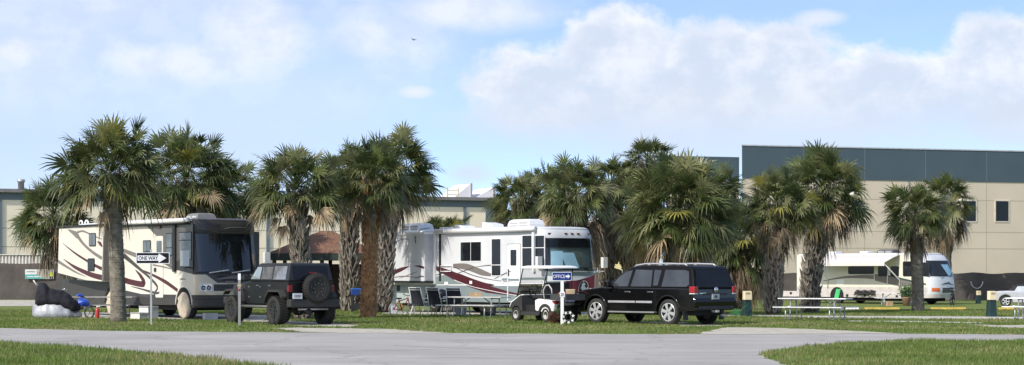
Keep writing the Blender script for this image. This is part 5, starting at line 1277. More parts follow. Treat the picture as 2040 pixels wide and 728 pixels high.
GS = 1.1
b = MB()
for x0, y0, z0, x1, y1, z1 in ((-1.86, -0.60, 0.72, -1.02, 0.60, 0.76), (-1.86, -0.60, 0.76, -1.02, -0.56, 0.92), (-1.86, 0.56, 0.76, -1.02, 0.60, 0.92), (-1.86, -0.56, 0.76, -1.82, 0.56, 0.92), (-1.06, -0.56, 0.76, -1.02, 0.56, 0.92)):
    b.box(x0, y0, z0, x1, y1, z1, mat('charcoal_plastic', (0.045, 0.047, 0.05), 0.55))
b.build('cargo_bed', gc)
b = MB(); b.box(-1.2, -0.40, 0.30, 1.0, 0.40, 0.55, black)
for s_ in (-1, 1): b.bar((-1.15, s_*0.4, 0.5), (-1.6, s_*0.5, 0.72), 0.06, 0.06, black)
b.build('chassis', gc)
b = MB(); b.tube([(-0.62, 0.54, 0.74), (-0.56, 0.54, 1.02), (-0.70, 0.54, 1.18), (-0.86, 0.54, 1.20), (-1.00, 0.54, 1.08), (-1.04, 0.54, 0.9)], 0.022, mat('pale_grey_tube', (0.42, 0.42, 0.41), 0.5), 8); b.build('side_hoop', gc)
def in_bed(x, y, z): return gc.matrix_basis @ Vector((x, y, z))
def rounded_lump(n, r0, r1, squash, L_, m, wob):
    b = MB(); R = []
    for i in range(n):
        t = i/(n-1); rr = r0+r1*sin(pi*t)**0.6; R.append([Vector((-L_/2+L_*t, rr*cos(q)*0.9, rr*squash*(1+sin(q)*(1+wob*sin(3*q+i))))) for q in [2*pi*j/12 for j in range(12)]])
    b.loft(R, m, smooth=wob < 0.3); return b
o = rounded_lump(8, 0.04, 0.15, 0.6, 0.42, mat('orange_cloth', (0.55, 0.13, 0.03), 0.8, var=0.2, scale=6), 0.15).build('bag'); o.location = in_bed(-1.40, 0.40, 0.77); o.rotation_euler = (0, 0, 0.2); tag(o, 'orange cloth bag lying at the left end of the golf cart bed', 'bag')
o = rounded_lump(7, 0.05, 0.11, 0.55, 0.46, mat('white_cloth', (0.6, 0.6, 0.62), 0.8, var=0.25, scale=8), 0.2).build('towel'); o.location = in_bed(-1.52, -0.22, 0.77); o.rotation_euler = (0, 0, 0.6); tag(o, 'crumpled white towel in the right half of the golf cart bed', 'towel')
b = MB(); b.loft([[Vector((x*k*0.15, y*k*0.12, z)) for x, y in ((-1,-1),(1,-1),(1,1),(-1,1))] for z, k in ((0, 0.85), (0.26, 1), (0.30, 1.08))], mat('tan_canvas', (0.5, 0.40, 0.26), 0.8)); o = b.build('tote_bag', bevel=0.02); o.location = in_bed(-1.35, 0.05, 0.77); tag(o, 'tan canvas tote standing in the middle of the golf cart bed', 'bag')
b = MB(); b.lathe([(0.10, 0), (0.12, 0.1), (0.11, 0.26), (0.05, 0.34), (0, 0.35)], (0, 0, 0), 'z', MATS['tan_canvas'], 12); o = b.build('sack'); o.location = in_bed(-1.62, -0.46, 0.77); o.rotation_euler = (0.15, 0.3, 0); tag(o, 'small tan sack at the end of the golf cart bed nearest the black vehicle', 'sack')

# maroon flag hung across the front of the white motorhome
P0 = at(1129, 560, 73.5); P1 = at(1183, 548.5, 74.2)
ft = thing('flag', 'maroon flag with a white figure in a ring in front of the white motorhome', 'flag', P0, atan2(P1.y-P0.y, P1.x-P0.x))
Wf = hypot(P1.x-P0.x, P1.y-P0.y); rise = P1.z-P0.z; Hf = 0.70
def fl(a, c_, o): return Vector((a*Wf, -o+0.04*sin(a*9+c_*2), c_*Hf-Hf+rise*a-0.06*sin(pi*a)))
b = MB(); vs = []; nx_ = 16; nz_ = 6
for j in range(nz_+1):
    for i in range(nx_+1): vs.append(fl(i/nx_, j/nz_, 0))
q = len(vs); vs += [p+Vector((0, 0.012, 0)) for p in vs]; W_ = nx_+1
fcs = [(j*W_+i, j*W_+i+1, (j+1)*W_+i+1, (j+1)*W_+i) for j in range(nz_) for i in range(nx_)]
b.add(vs, fcs+[tuple(k+q for k in f_[::-1]) for f_ in fcs], mat('maroon_flag_cloth', (0.10, 0.012, 0.025), 0.8, var=0.2)); b.build('cloth', ft, fix=False)
b = MB(); em = mat('flag_white_print', (0.6, 0.58, 0.56), 0.8); gd = mat('flag_gold_print', (0.36, 0.30, 0.22), 0.8)
cx_, cz_ = 0.60, 0.48
ring_ = [(cx_+0.30*0.72*cos(a), cz_+0.44*sin(a)) for a in [2*pi*i/24 for i in range(24)]]; rin = [(cx_+0.27*0.72*cos(a), cz_+0.40*sin(a)) for a in [2*pi*i/24 for i in range(24)]]
vs = [fl(*p, 0.02) for p in ring_]+[fl(*p, 0.02) for p in rin]; b.add(vs, [(i, (i+1) % 24, 24+(i+1) % 24, 24+i) for i in range(24)], gd)
vs = [fl(*p, 0.018) for p in rin]; b.add(vs, [tuple(range(24))], black)
for poly in ([(0.55, 0.16), (0.62, 0.20), (0.70, 0.14), (0.68, 0.30), (0.72, 0.46), (0.66, 0.60), (0.69, 0.72), (0.62, 0.80), (0.54, 0.76), (0.52, 0.62), (0.47, 0.56), (0.53, 0.48), (0.50, 0.34)],
             [(0.62, 0.80), (0.66, 0.90), (0.60, 0.86)], [(0.72, 0.42), (0.80, 0.36), (0.78, 0.52)], [(0.42, 0.30), (0.49, 0.24), (0.48, 0.42)]):
    b.add([fl(*p, 0.03) for p in poly], [tuple(range(len(poly)))], em)
b.build('emblem', ft, fix=False)

# ================================================================ SILVER CONVERTIBLE at the right edge
phi = radians(-14)
org = base(2047, 114)
cv = thing('convertible_car', 'silver two-seat convertible with a black soft top parked by the fence at the right edge', 'car', org, phi)
silver = mat('silver_car_paint', (0.52, 0.53, 0.56), 0.25, metal=0.25, coat=0.6, var=0.04)
FA, RA, WR = 1.22, -1.20, 0.31
b = MB()
prof_ = [(-1.92, 0.42), (-1.96, 0.62), (-1.90, 0.84), (-1.6, 0.90), (-1.0, 0.92), (0.45, 0.90), (1.1, 0.84), (1.7, 0.72), (1.95, 0.58), (1.98, 0.38), (1.85, 0.26)]
prof_ += arc_pts(FA, WR, 0.37, 0.0, pi, 10)+[(0.8, 0.22), (-0.8, 0.22)]+arc_pts(RA, WR, 0.37, 0.0, pi, 10)+[(-1.75, 0.3)]
b.prism(prof_, -0.84, 0.84, silver); b.build('body', cv, bevel=0.08, seg=3)
b = MB(); R = []
sec = [(-1.12, 0.88), (-0.80, 1.16), (-0.45, 1.27), (0.05, 1.26), (0.62, 0.88)]
vs = [(x, 0.74-(z-0.88)*0.45, z) for x, z in sec]+[(x, -0.74+(z-0.88)*0.45, z) for x, z in sec]; n = 5
b.add(vs, [list(range(n)), list(range(2*n-1, n-1, -1))]+[(i, i+n, (i+1) % n+n, (i+1) % n) for i in range(n)], mat('black_canvas', (0.015, 0.014, 0.02), 0.8)); b.build('soft_top', cv, bevel=0.04)
pw = mat('white_reflection_glass', (0.45, 0.48, 0.50), 0.05, spec=1, coat=1, var=0.1)  # pale base colour stands in for a white reflection in the side windows
for s_ in (-1, 1):
    b = MB(); b.panel([(-0.72, 0.91), (0.50, 0.91), (0.12, 1.17), (-0.55, 1.17)], lambda a, c_, o: Vector((a, s_*(0.74-(c_-0.88)*0.45+o), c_)), -0.01, 0.01, pw); b.build('window', cv)
    b = MB(); b.box(0.36, min(s_*0.82, s_*0.97), 0.90, 0.46, max(s_*0.82, s_*0.97), 1.02, silver); b.build('wing_mirror', cv, bevel=0.03)
    for x in (FA, RA): wheel(cv, (x, s_*0.735, WR), WR, 0.21, s_, alloy, spokes=5, rim_r=0.68)
    b = MB(); b.box(0.0-0.09, min(s_*0.84, s_*0.86), 0.74, 0.09-0.09, max(s_*0.84, s_*0.86), 0.77, chrome); b.build('door_handle', cv)
    b = MB(); b.box(-1.97, min(s_*0.5, s_*0.8), 0.62, -1.88, max(s_*0.5, s_*0.8), 0.76, red_lens); b.build('tail_light', cv, bevel=0.02)
b = MB(); b.panel([(-0.66, 0.90), (0.66, 0.90), (0.55, 1.22), (-0.55, 1.22)], lambda a, c_, o: Vector((0.62-(c_-0.88)*1.5+o, a, c_+o*0.7)), -0.01, 0.012, win); b.build('windscreen', cv)
# ================================================================ SMALL THINGS
def picnic(label, px, D, yaw_deg, m_top=alu, Lt=2.44):
    t = thing('picnic_table', label, 'picnic table', base(px, D), radians(yaw_deg), 'picnic tables on the campground')
    b = MB()
    for k in range(3): b.box(-Lt/2, -0.375+k*0.253, 0.72, Lt/2, -0.375+k*0.253+0.243, 0.755, m_top)
    b.build('tabletop', t, bevel=0.006)
    for s_ in (-1, 1):
        b = MB(); b.box(-Lt/2-0.0, s_*0.74-0.13, 0.43, Lt/2, s_*0.74+0.13, 0.465, m_top); b.build('bench_seat', t, bevel=0.006)
    for x in (-Lt*0.32, Lt*0.32):
        b = MB(); r = 0.024
        for s_ in (-1, 1):
            b.tube([(x, s_*0.26, 0.72), (x, s_*0.34, 0.10), (x, s_*0.42, 0.03), (x, s_*0.70, 0.03), (x, s_*0.79, 0.08), (x, s_*0.76, 0.43)], r, galv, 7)
        b.tube([(x, -0.85, 0.41), (x, 0.85, 0.41)], r, galv, 7); b.tube([(x, -0.34, 0.70), (x, 0.34, 0.70)], r, galv, 7)
        sx = -1 if x > 0 else 1
        b.tube([(x, 0, 0.41), (x+sx*0.48, 0, 0.71)], r*0.8, galv, 6)
        b.build('leg_frame', t)
    return t
picnic('silver picnic table standing alone on the grass right of the black sport utility vehicle', 1624, 68.5, -28)
tb2 = picnic('pale picnic table beside the white motorhome, with a brown box on it', 950, 72.8, -30, mat('pale_table_board', (0.50, 0.49, 0.46), 0.6, var=0.1))
tb5 = picnic('grey weathered picnic table between the covered motorcycle and the bare palm trunk', 204, 73.0, -6, mat('weathered_grey_board', (0.30, 0.29, 0.27), 0.8, var=0.15))
tb3 = picnic('white picnic table in front of the far right motorhome', 1786, 118.5, -4, white)
picnic('white picnic table cut off by the right edge, in front of the silver convertible', 2078, 69.5, -28, white)
picnic('distant white picnic table half hidden behind the tail of the black sport utility vehicle', 1438, 117, -5, white)

def pedestal(label, px, D, k=1.0, yaw_=15):
    t = thing('utility_pedestal', label, 'utility post', base(px, D), radians(yaw_), 'power pedestals')
    b = MB(); b.loft([[Vector((x*w_*k, y*w_*k, z*k)) for x, y in ((-1,-1),(1,-1),(1,1),(-1,1))] for z, w_ in ((0, 0.17), (0.12, 0.15), (0.62, 0.13))], green_post, smooth=False); b.build('post', t, bevel=0.015)
    b = MB(); b.prism([(-0.17*k, 0.62*k), (0.13*k, 0.62*k), (0.13*k, 0.92*k), (0.09*k, 0.95*k), (-0.17*k, 0.95*k)], -0.20*k, 0.02*k, cream_plastic); bo = b.build('meter_box', t, bevel=0.02)
    b = MB(); b.box(-0.12*k, -0.206*k, 0.83*k, 0.05*k, -0.195*k, 0.89*k, mat('tan_label', (0.36, 0.28, 0.17), 0.7)); b.build('cover_flap', bo)
pedestal('green utility pedestal with a cream box left of the silver picnic table', 1488, 74.0)
pedestal('green utility pedestal with a cream box beside the silver convertible', 1975, 74.0)
pedestal('small far pedestal with a cream box standing against the dark fence', 1949, 126, 0.85)
b = MB(); hp = []
for i in range(60):
    a = i*0.42; hp.append((0.20*cos(a)*(1+0.1*sin(i)), 0.16*sin(a), 0.03+0.004*i+0.05*abs(sin(a*0.5))))
b.tube(hp+[(0.3, 0.05, 0.35), (0.42, 0.1, 0.45)], 0.014, mat('green_hose_rubber', (0.03, 0.16, 0.05), 0.5), 5)
o = b.build('garden_hose'); o.location = base(1466, 73.6); tag(o, 'green garden hose coiled on the grass beside the pedestal behind the black vehicle', 'hose')

yel = mat('worn_yellow_paint', (0.50, 0.36, 0.07), 0.8, var=0.25, scale=6)
def stop(label, px, D, m, w=1.85):
    b = MB(); b.prism([(-0.09, 0), (0.09, 0), (0.055, 0.12), (-0.055, 0.12)], -w/2, w/2, m); o = b.build('wheel_stop', bevel=0.01)
    o.location = base(px, D); o.rotation_euler = (0, 0, radians(92)); tag(o, label, 'wheel stop', 'wheel stops in the far grass')
stop('yellow concrete wheel stop on the grass left of the slim bare palm trunk', 1757, 105, yel)
stop('yellow concrete wheel stop on the grass right of the slim bare palm trunk', 1889, 105, yel)
stop('yellow concrete wheel stop in front of the silver convertible', 2014, 105, yel, 1.3)
stop('white concrete wheel stop on the grass behind the silver picnic table', 1686, 105, white, 1.3)
stop('yellow concrete wheel stop seen past the tail of the black vehicle', 1466, 112, yel, 1.2)

# ---- signs
D = 61.0; sc = D/F
t = thing('one_way_sign', 'black and white one way sign with a right-pointing arrow on a thin post', 'sign', base(301, D), radians(5))
zc_ = CH-(514.5-HY)*sc; wd, hg = 66*sc, 22.5*sc
b = MB(); b.box(-0.028, 0.0, 0, 0.028, 0.045, zc_+hg/2+0.10, galv); b.build('post', t)
xo = (304.5-301)*sc
SG = lambda a, c, o: Vector((xo+a, -0.004-o, zc_+c))
b = MB(); b.panel(rect(-wd/2, -hg/2, wd/2, hg/2, 0.03), SG, -0.003, 0.004, mat('sign_white', (0.68, 0.69, 0.72), 0.4)); b.panel(rect(-wd/2+0.02, -hg/2+0.018, wd/2-0.02, hg/2-0.018, 0.02), SG, 0.004, 0.006, mat('sign_black', (0.010, 0.010, 0.012), 0.6, spec=0.15))
b.panel([(-wd*0.455, -hg*0.235), (wd*0.17, -hg*0.235), (wd*0.17, -hg*0.42), (wd*0.40, 0), (wd*0.17, hg*0.42), (wd*0.17, hg*0.235), (-wd*0.455, hg*0.235)], SG, 0.006, 0.008, MATS['sign_white']); bo = b.build('sign_board', t)
text('ONE WAY', wd*0.58, hg*0.33, MATS['sign_black'], 'lettering', bo, (xo-wd*0.135, -0.0135, zc_), (radians(90), 0, 0), bold=0.02)

D = 62.4; sc = D/F
t = thing('office_sign', 'blue office sign with a white arrow on a white post with a small number plate', 'sign', base(1120, D), radians(-3))
zc_ = CH-(551-HY)*sc; wd, hg = 39*sc, 17*sc
b = MB(); b.box(-0.05, 0.0, 0, 0.05, 0.10, zc_+hg/2-0.03, white); b.build('post', t, bevel=0.008)
xo = (1119.5-1120)*sc
SG2 = lambda a, c, o: Vector((xo+a, -0.004-o, zc_+c))
b = MB(); b.panel(rect(-wd/2, -hg/2, wd/2, hg/2, 0.03), SG2, -0.012, 0.004, MATS['sign_white']); b.panel(rect(-wd/2+0.014, -hg/2+0.014, wd/2-0.014, hg/2-0.014, 0.02), SG2, 0.004, 0.006, mat('sign_blue', (0.010, 0.03, 0.16), 0.6, spec=0.15))
b.panel([(wd*0.19, -0.028), (wd*0.30, -0.028), (wd*0.30, -0.068), (wd*0.43, 0), (wd*0.30, 0.068), (wd*0.30, 0.028), (wd*0.19, 0.028)], SG2, 0.006, 0.008, MATS['sign_white']); bo = b.build('sign_board', t)
text('OFFICE', wd*0.60, hg*0.40, MATS['sign_white'], 'lettering', bo, (xo-wd*0.145, -0.0115, zc_), (radians(90), 0, 0), bold=0.0)
zn = CH-(587-HY)*sc
b = MB(); b.box(-0.07, -0.012, zn-0.085, 0.08, -0.002, zn+0.085, MATS['sign_white']); po = b.build('number_plate', t)
text('20', 0.10, 0.10, MATS['sign_black'], 'lettering', po, (0.005, -0.0135, zn), (radians(90), 0, 0), bold=0.02)

D = 61.0; sc = D/F
t = thing('marker_post', 'thin grey marker post with a red reflector standing in front of the black off-roader wheel', 'marker post', base(477, D), 0)
zt_ = CH-(545-HY)*sc
b = MB(); b.box(-0.04, -0.02, 0, 0.04, 0.02, zt_, mat('dull_grey_post', (0.22, 0.22, 0.22), 0.6)); b.build('post', t)
b = MB(); b.box(-0.042, -0.026, zt_-0.20, 0.042, -0.021, zt_-0.01, MATS['sign_white']); b.build('white_band', t)
b = MB(); b.lathe([(0.038, 0), (0.03, 0.015), (0, 0.018)], (0, -0.021, zt_-0.50), 'y', red_lens, 12); b.build('reflector', t).rotation_euler = (0, 0, 0)
b = MB(); b.box(-0.055, -0.03, zt_-0.40, 0.055, 0.03, zt_-0.34, mat('tan_strap', (0.42, 0.30, 0.15), 0.8)); b.build('strap', t)

# ---- by the cream motorhome
b = MB(); b.box(-0.24, -0.10, 0, 0.24, 0.10, 0.24, mat('grey_concrete_block', (0.42, 0.42, 0.42), 0.9, var=0.1, bump=0.3))
o = b.build('concrete_block', bevel=0.008); o.location = base(419, 68.6); o.rotation_euler = (0, 0, radians(33)); tag(o, 'pale concrete block on the ground before the front of the cream motorhome', 'block')
t = thing('step_stool', 'white two-tier entry steps with shade-grey sides below the cream motorhome door', 'steps', base(296, 70.2), m1.rotation_euler[2])
stw = mat('cream_white_step', (0.72, 0.68, 0.60), 0.6, var=0.05); stg = mat('shade_grey_step', (0.33, 0.33, 0.33), 0.7)  # grey holds the shade of the steps' side faces; treads share it
for y0, y1, z in ((-0.50, -0.18, 0.24), (-0.177, 0.2, 0.46)):
    b = MB(); b.box(-0.36, y0, 0.0, 0.36, y1, z-0.05, stg); b.box(-0.37, y0-0.012, 0.02, 0.37, y0-0.002, z-0.06, stw); b.box(-0.38, y0-0.02, z-0.048, 0.38, y1, z, stg); b.build('step', t)
# covered motorcycle
t = thing('covered_motorcycle', 'motorcycle under a black and silver cover parked at far left', 'motorcycle', base(66, 71.6), radians(4))
def hull(st, m, name, sd, wob):
    b = MB(); R = []; n = 26; N_ = 28
    for i in range(N_+1):
        q = i/N_; x = st[0][0]+(st[-1][0]-st[0][0])*q
        for (a, c_) in zip(st, st[1:]):
            if x <= c_[0]+1e-6:
                k = (x-a[0])/(c_[0]-a[0]); k = k*k*(3-2*k); zb_, zt_, w_ = [a[j]+(c_[j]-a[j])*k for j in (1, 2, 3)]; break
        ring = []
        jt = lambda k: mnoise.noise(Vector((q*9, k*1.7, sd)))*wob
        ww, h = w_, zt_-zb_
        sec_ = [(-1.0, 0.0), (-1.04, 0.25), (-0.92, 0.55), (-0.62, 0.84), (-0.25, 0.97), (0.0, 1.0), (0.25, 0.97), (0.62, 0.84), (0.92, 0.55), (1.04, 0.25), (1.0, 0.0), (0.0, 0.0)]
        for k, (sy, sz) in enumerate(sec_):
            pleat = 0.02*sin(q*41+sd)*(1-sz) if k not in (5, 11) else 0
            ring.append(Vector((x+jt(k)*0.25, sy*ww*(1+jt(k)+pleat), max(0.0, zb_+sz*h*(1+jt(k+20)*0.7)))))
        R.append(ring)
    b.loft(R, m, smooth=True); return b.build(name, t)
hull([(-0.02, 0.10, 0.42, 0.10), (0.15, 0.02, 0.60, 0.30), (0.5, 0.0, 0.74, 0.42), (0.9, 0.0, 0.74, 0.46), (1.25, 0.0, 0.56, 0.44), (1.55, 0.02, 0.30, 0.26), (1.72, 0.05, 0.20, 0.10)], mat('silver_tarpaulin', (0.33, 0.345, 0.37), 0.5, metal=0.2, var=0.25, scale=4, bump=0.6, bscale=9), 'lower_cover', 1, 0.07)
hull([(0.08, 0.45, 0.74, 0.10), (0.20, 0.46, 1.26, 0.26), (0.40, 0.48, 1.28, 0.34), (0.62, 0.50, 1.06, 0.36), (0.95, 0.48, 1.00, 0.38), (1.22, 0.36, 0.90, 0.40), (1.48, 0.25, 0.66, 0.36), (1.66, 0.28, 0.42, 0.16)], mat('black_tarpaulin', (0.018, 0.018, 0.024), 0.8, var=0.4, spec=0.2, scale=5, bump=1.0, bscale=5), 'upper_cover', 5, 0.12)
b = MB(); b.tube([(0.24, -0.1, 1.16), (0.14, -0.18, 1.20), (0.04, -0.2, 1.36)], 0.022, offwhite, 6); b.build('mirror', t)
b = MB(); b.tube([(1.0, -0.12, 0.98), (1.12, -0.2, 1.04), (1.22, -0.2, 1.0)], 0.02, chrome, 6); b.build('luggage_rail', t)
# on and around the grey table
o = rounded_lump(9, 0.06, 0.12, 0.75, 0.50, blue_plastic, 0.4).build('plastic_bag'); p = base(165, 71.9); o.location = (p.x, p.y, 0.43); o.rotation_euler = (0, -0.15, 0.1); tag(o, 'bright blue plastic bag on the bench of the grey picnic table', 'bag')
o = rounded_lump(7, 0.02, 0.06, 0.6, 0.30, blue_plastic, 0.5).build('plastic_bag'); p = base(159, 72.6); o.location = (p.x, p.y, 0.76); o.rotation_euler = (0, 0.1, 0.5); tag(o, 'small knotted blue plastic bag on top of the grey picnic table', 'bag')
t = thing('fire_extinguisher', 'red canister with a white top standing under the grey picnic table', 'canister', base(194, 71.2), 0)
b = MB(); b.lathe([(0.075, 0), (0.08, 0.03), (0.08, 0.30), (0.05, 0.37), (0.03, 0.38)], (0, 0, 0), 'z', mat('red_enamel', (0.42, 0.03, 0.03), 0.3), 14); b.build('cylinder', t)
b = MB(); b.lathe([(0.03, 0.38), (0.035, 0.44), (0.0, 0.45)], (0, 0, 0), 'z', offwhite, 10); b.bar((0, 0, 0.42), (0.10, 0, 0.44), 0.025, 0.03, offwhite); b.build('valve_handle', t)
b = MB(); b.tube([(0, -0.02+0.19*cos(a), 0.21+0.19*sin(a)) for a in [2*pi*i/16 for i in range(16)]], 0.03, black, 6, True, True); b.lathe([(0.02, -0.05), (0.02, 0.05)], (0, -0.02, 0.21), 'x', galv, 8)
o = b.build('wheel_on_stand'); o.name = 'spare_bicycle_wheel'; o.location = base(177, 71.4); o.rotation_euler = (0, 0, radians(70)); tag(o, 'small black wheel leaning under the grey picnic table', 'wheel')

# ---- white sling chairs
def chair():
    t = thing('patio_chair', 'first', 'chair', (0, 0, 0), 0, 'white patio chairs')
    fr_m = mat('white_chair_frame', (0.74, 0.74, 0.73), 0.4, var=0.04)
    for s_ in (-1, 1):
        b = MB(); y = s_*0.28
        b.tube([(-0.30, y, 0.0), (-0.10, y, 0.40), (0.22, y, 0.42), (0.36, y, 0.0)], 0.018, fr_m, 7)
        b.build('leg', t)
        b = MB(); b.tube([(-0.14, y*1.05, 0.40), (-0.36, y*0.98, 1.08)], 0.018, fr_m, 7); b.tube([(-0.24, y*1.06, 0.66), (0.12, y*1.12, 0.66), (0.24, y*1.1, 0.58), (0.24, y*1.02, 0.42)], 0.018, fr_m, 7); b.build('arm_rest', t)
    b = MB(); b.tube([(-0.36, -0.28, 1.06), (-0.36, 0.28, 1.06)], 0.018, fr_m, 7); b.tube([(-0.33, -0.27, 0.98), (-0.33, 0.27, 0.98)], 0.014, fr_m, 7); b.build('top_rail', t)
    b = MB(); k = 6; vs = []
    for i in range(k+1):
        q = i/k; x = -0.15-0.20*q+0.03*sin(pi*q); vs += [(x, -0.27, 0.42+0.62*q), (x, 0.27, 0.42+0.62*q), (x-0.012, 0.27, 0.42+0.62*q), (x-0.012, -0.27, 0.42+0.62*q)]
    b.add(vs, [(4*i+j, 4*i+4+j, 4*i+4+(j+1) % 4, 4*i+(j+1) % 4) for i in range(k) for j in range(4)]+[(3,2,1,0), (4*k,4*k+1,4*k+2,4*k+3)], navy_mesh); b.build('back_sling', t)
    b = MB(); b.box(-0.15, -0.27, 0.395, 0.30, 0.27, 0.41, navy_mesh); b.build('seat_sling', t)
    return t
c0 = chair()
for i, (px, D, yw, lab) in enumerate(((838, 75.6, 52, 'white patio chair with a dark sling nearest the red bicycle, leftmost of three'), (872, 75.0, 56, 'white patio chair with a dark sling, middle one of three by the white motorhome'), (908, 74.6, 76, 'white patio chair with a dark sling at the end of the pale picnic table'))):
    o = c0 if i == 0 else copy_tree(c0)
    o.location = base(px, D); o.rotation_euler = (0, 0, radians(yw)); o['label'] = lab
# bikes
def bike(label, loc, yaw_, k, fm, wm, name='bicycle'):
    t = thing(name, label, 'bicycle', loc, yaw_); r = 0.22*k if k < 1.2 else 0.33
    wb = 0.42*k if k < 1.2 else 0.52
    for x in (-wb, wb):
        b = MB(); b.tube([(x+r*cos(a), 0, r+0.02+r*sin(a)) for a in [2*pi*i/20 for i in range(20)]], 0.022*k, wm, 6, True, True)
        for q in range(8): b.tube([(x, 0, r+0.02), (x+r*cos(q*pi/4), 0, r+0.02+r*sin(q*pi/4))], 0.006, galv, 4)
        b.build('wheel', t)
    h = r+0.02
    b = MB()
    for a, c_ in (((-wb, 0, h), (-0.02, 0, h-0.02)), ((-wb, 0, h), (-0.14*k, 0, h+0.34*k)), ((-0.02, 0, h-0.02), (-0.16*k, 0, h+0.40*k)), ((-0.02, 0, h-0.02), (wb*0.72, 0, h+0.40*k)), ((-0.13*k, 0, h+0.32*k), (wb*0.70, 0, h+0.44*k)), ((wb, 0, h), (wb*0.66, 0, h+0.50*k))):
        b.tube([a, c_], 0.022*k, fm, 6)
    b.build('frame', t)
    b = MB(); b.box(-0.27*k, -0.07, h+0.40*k, -0.05*k, 0.07, h+0.46*k, black); b.build('saddle', t, bevel=0.02)
    b = MB(); b.tube([(wb*0.5, -0.25*k, h+0.62*k), (wb*0.68, -0.1, h+0.54*k), (wb*0.68, 0.1, h+0.54*k), (wb*0.5, 0.25*k, h+0.62*k)], 0.016, black, 6); b.build('handlebar', t)
    b = MB(); b.tube([(-0.02, -0.12, h-0.14), (-0.02, -0.06, h-0.12), (-0.02, 0.06, h+0.10), (-0.02, 0.12, h+0.12)], 0.014, black, 5); b.build('pedal_crank', t)
    return t
bike('small red childs bicycle beside the rear of the white motorhome', base(801, 77.2), radians(38), 0.95, mat('red_bike_paint', (0.35, 0.015, 0.02), 0.3), mat('pale_grey_tyre', (0.30, 0.29, 0.28), 0.8))
bike('black bicycle leaning at the nose of the far right motorhome', base(1897, 118.5), radians(70), 1.3, black, black)
t = thing('bucket', 'white square bucket by the rear wheel side of the white motorhome', 'bucket', base(785, 77.8), 0.2)
b = MB(); b.loft([[Vector((x*w_, y*w_, z)) for x, y in ((-1,-1),(1,-1),(1,1),(-1,1))] for z, w_ in ((0, 0.10), (0.37, 0.125), (0.38, 0.135), (0.41, 0.135))], mat('white_bucket_plastic', (0.62, 0.65, 0.72), 0.5), smooth=False); b.build('tub', t, bevel=0.012)
b = MB(); b.tube([(-0.12, 0, 0.40)]+[(0.12*-cos(a), -0.02, 0.40+0.12*sin(a)) for a in [pi*i/8 for i in range(1, 8)]]+[(0.12, 0, 0.40)], 0.006, galv, 5); b.build('handle', t)
t = thing('charcoal_grill', 'black grill on legs standing behind the middle patio chair', 'grill', base(880, 76.6), 0.3)
b = MB(); b.lathe([(0.0, 0.55), (0.18, 0.58), (0.27, 0.70), (0.28, 0.76), (0.27, 0.84), (0.18, 0.95), (0.05, 1.0), (0, 1.0)], (0, 0, 0), 'z', black, 18); b.build('kettle', t)
for k in range(3):
    a = 2*pi*k/3+0.4; b = MB(); b.tube([(0.17*cos(a), 0.17*sin(a), 0.6), (0.30*cos(a), 0.30*sin(a), 0)], 0.016, black, 6); b.build('leg', t)
b = MB(); b.box(-0.07, -0.02, 1.02, 0.07, 0.02, 1.05, galv); b.box(-0.07, -0.01, 0.99, -0.05, 0.01, 1.02, galv); b.box(0.05, -0.01, 0.99, 0.07, 0.01, 1.02, galv); b.build('lid_handle', t)
b = MB(); b.box(-0.20, -0.13, 0, 0.20, 0.13, 0.15, cardboard); b.box(-0.05, -0.132, 0.02, 0.05, 0.132, 0.152, mat('packing_tape', (0.45, 0.33, 0.2), 0.4)); o = b.build('cardboard_box', bevel=0.006); p = tb2.location+Vector((-0.05, 0.05, 0.757)); o.location = p; o.rotation_euler = (0, 0, 0.15); tag(o, 'brown cardboard box on the pale picnic table by the white motorhome', 'box')
def tub(name, label, cat, px, D, w_, h_, m, lidm, z=0.0):
    t = thing(name, label, cat, base(px, D)+Vector((0, 0, z)), rnd.uniform(-.3, .3))
    b = MB(); b.loft([[Vector((x*w_*k, y*w_*0.7*k, zz)) for x, y in ((-1,-1),(1,-1),(1,1),(-1,1))] for zz, k in ((0, 0.88), (h_, 1.0))], m, smooth=False); b.build('tub', t, bevel=0.015)
    b = MB(); b.box(-w_*1.04, -w_*0.74, h_+0.002, w_*1.04, w_*0.74, h_+0.05, lidm); b.build('lid', t, bevel=0.012)
tub('storage_tub', 'black lidded storage tub under the pale picnic table', 'tub', 972, 74.2, 0.28, 0.34, black, black)
tub('storage_tub', 'grey lidded storage tub under the left end of the pale picnic table', 'tub', 918, 74.6, 0.20, 0.28, mat('grey_tub_plastic', (0.22, 0.24, 0.26), 0.5), MATS['grey_tub_plastic'])
t = thing('ice_chest_stand', 'blue ice chest on a dark wheeled stand between the dark and orange palm trunks', 'ice chest', base(712, 81), 0.1)
b = MB(); b.box(-0.26, -0.2, 0.72, 0.26, 0.2, 0.92, mat('deep_blue_plastic', (0.01, 0.04, 0.2), 0.45)); b.build('chest', t, bevel=0.025)
b = MB(); b.box(-0.27, -0.21, 0.923, 0.27, 0.21, 1.0, mat('bright_blue_lid', (0.02, 0.10, 0.36), 0.4)); b.build('lid', t, bevel=0.025)
for x in (-0.22, 0.22):
    for y in (-0.16, 0.16): b = MB(); b.box(x-0.03, y-0.03, 0, x+0.03, y+0.03, 0.718, black); b.build('leg', t)
b = MB(); b.box(-0.25, -0.18, 0.15, 0.25, 0.18, 0.40, black); b.build('shelf_bin', t)
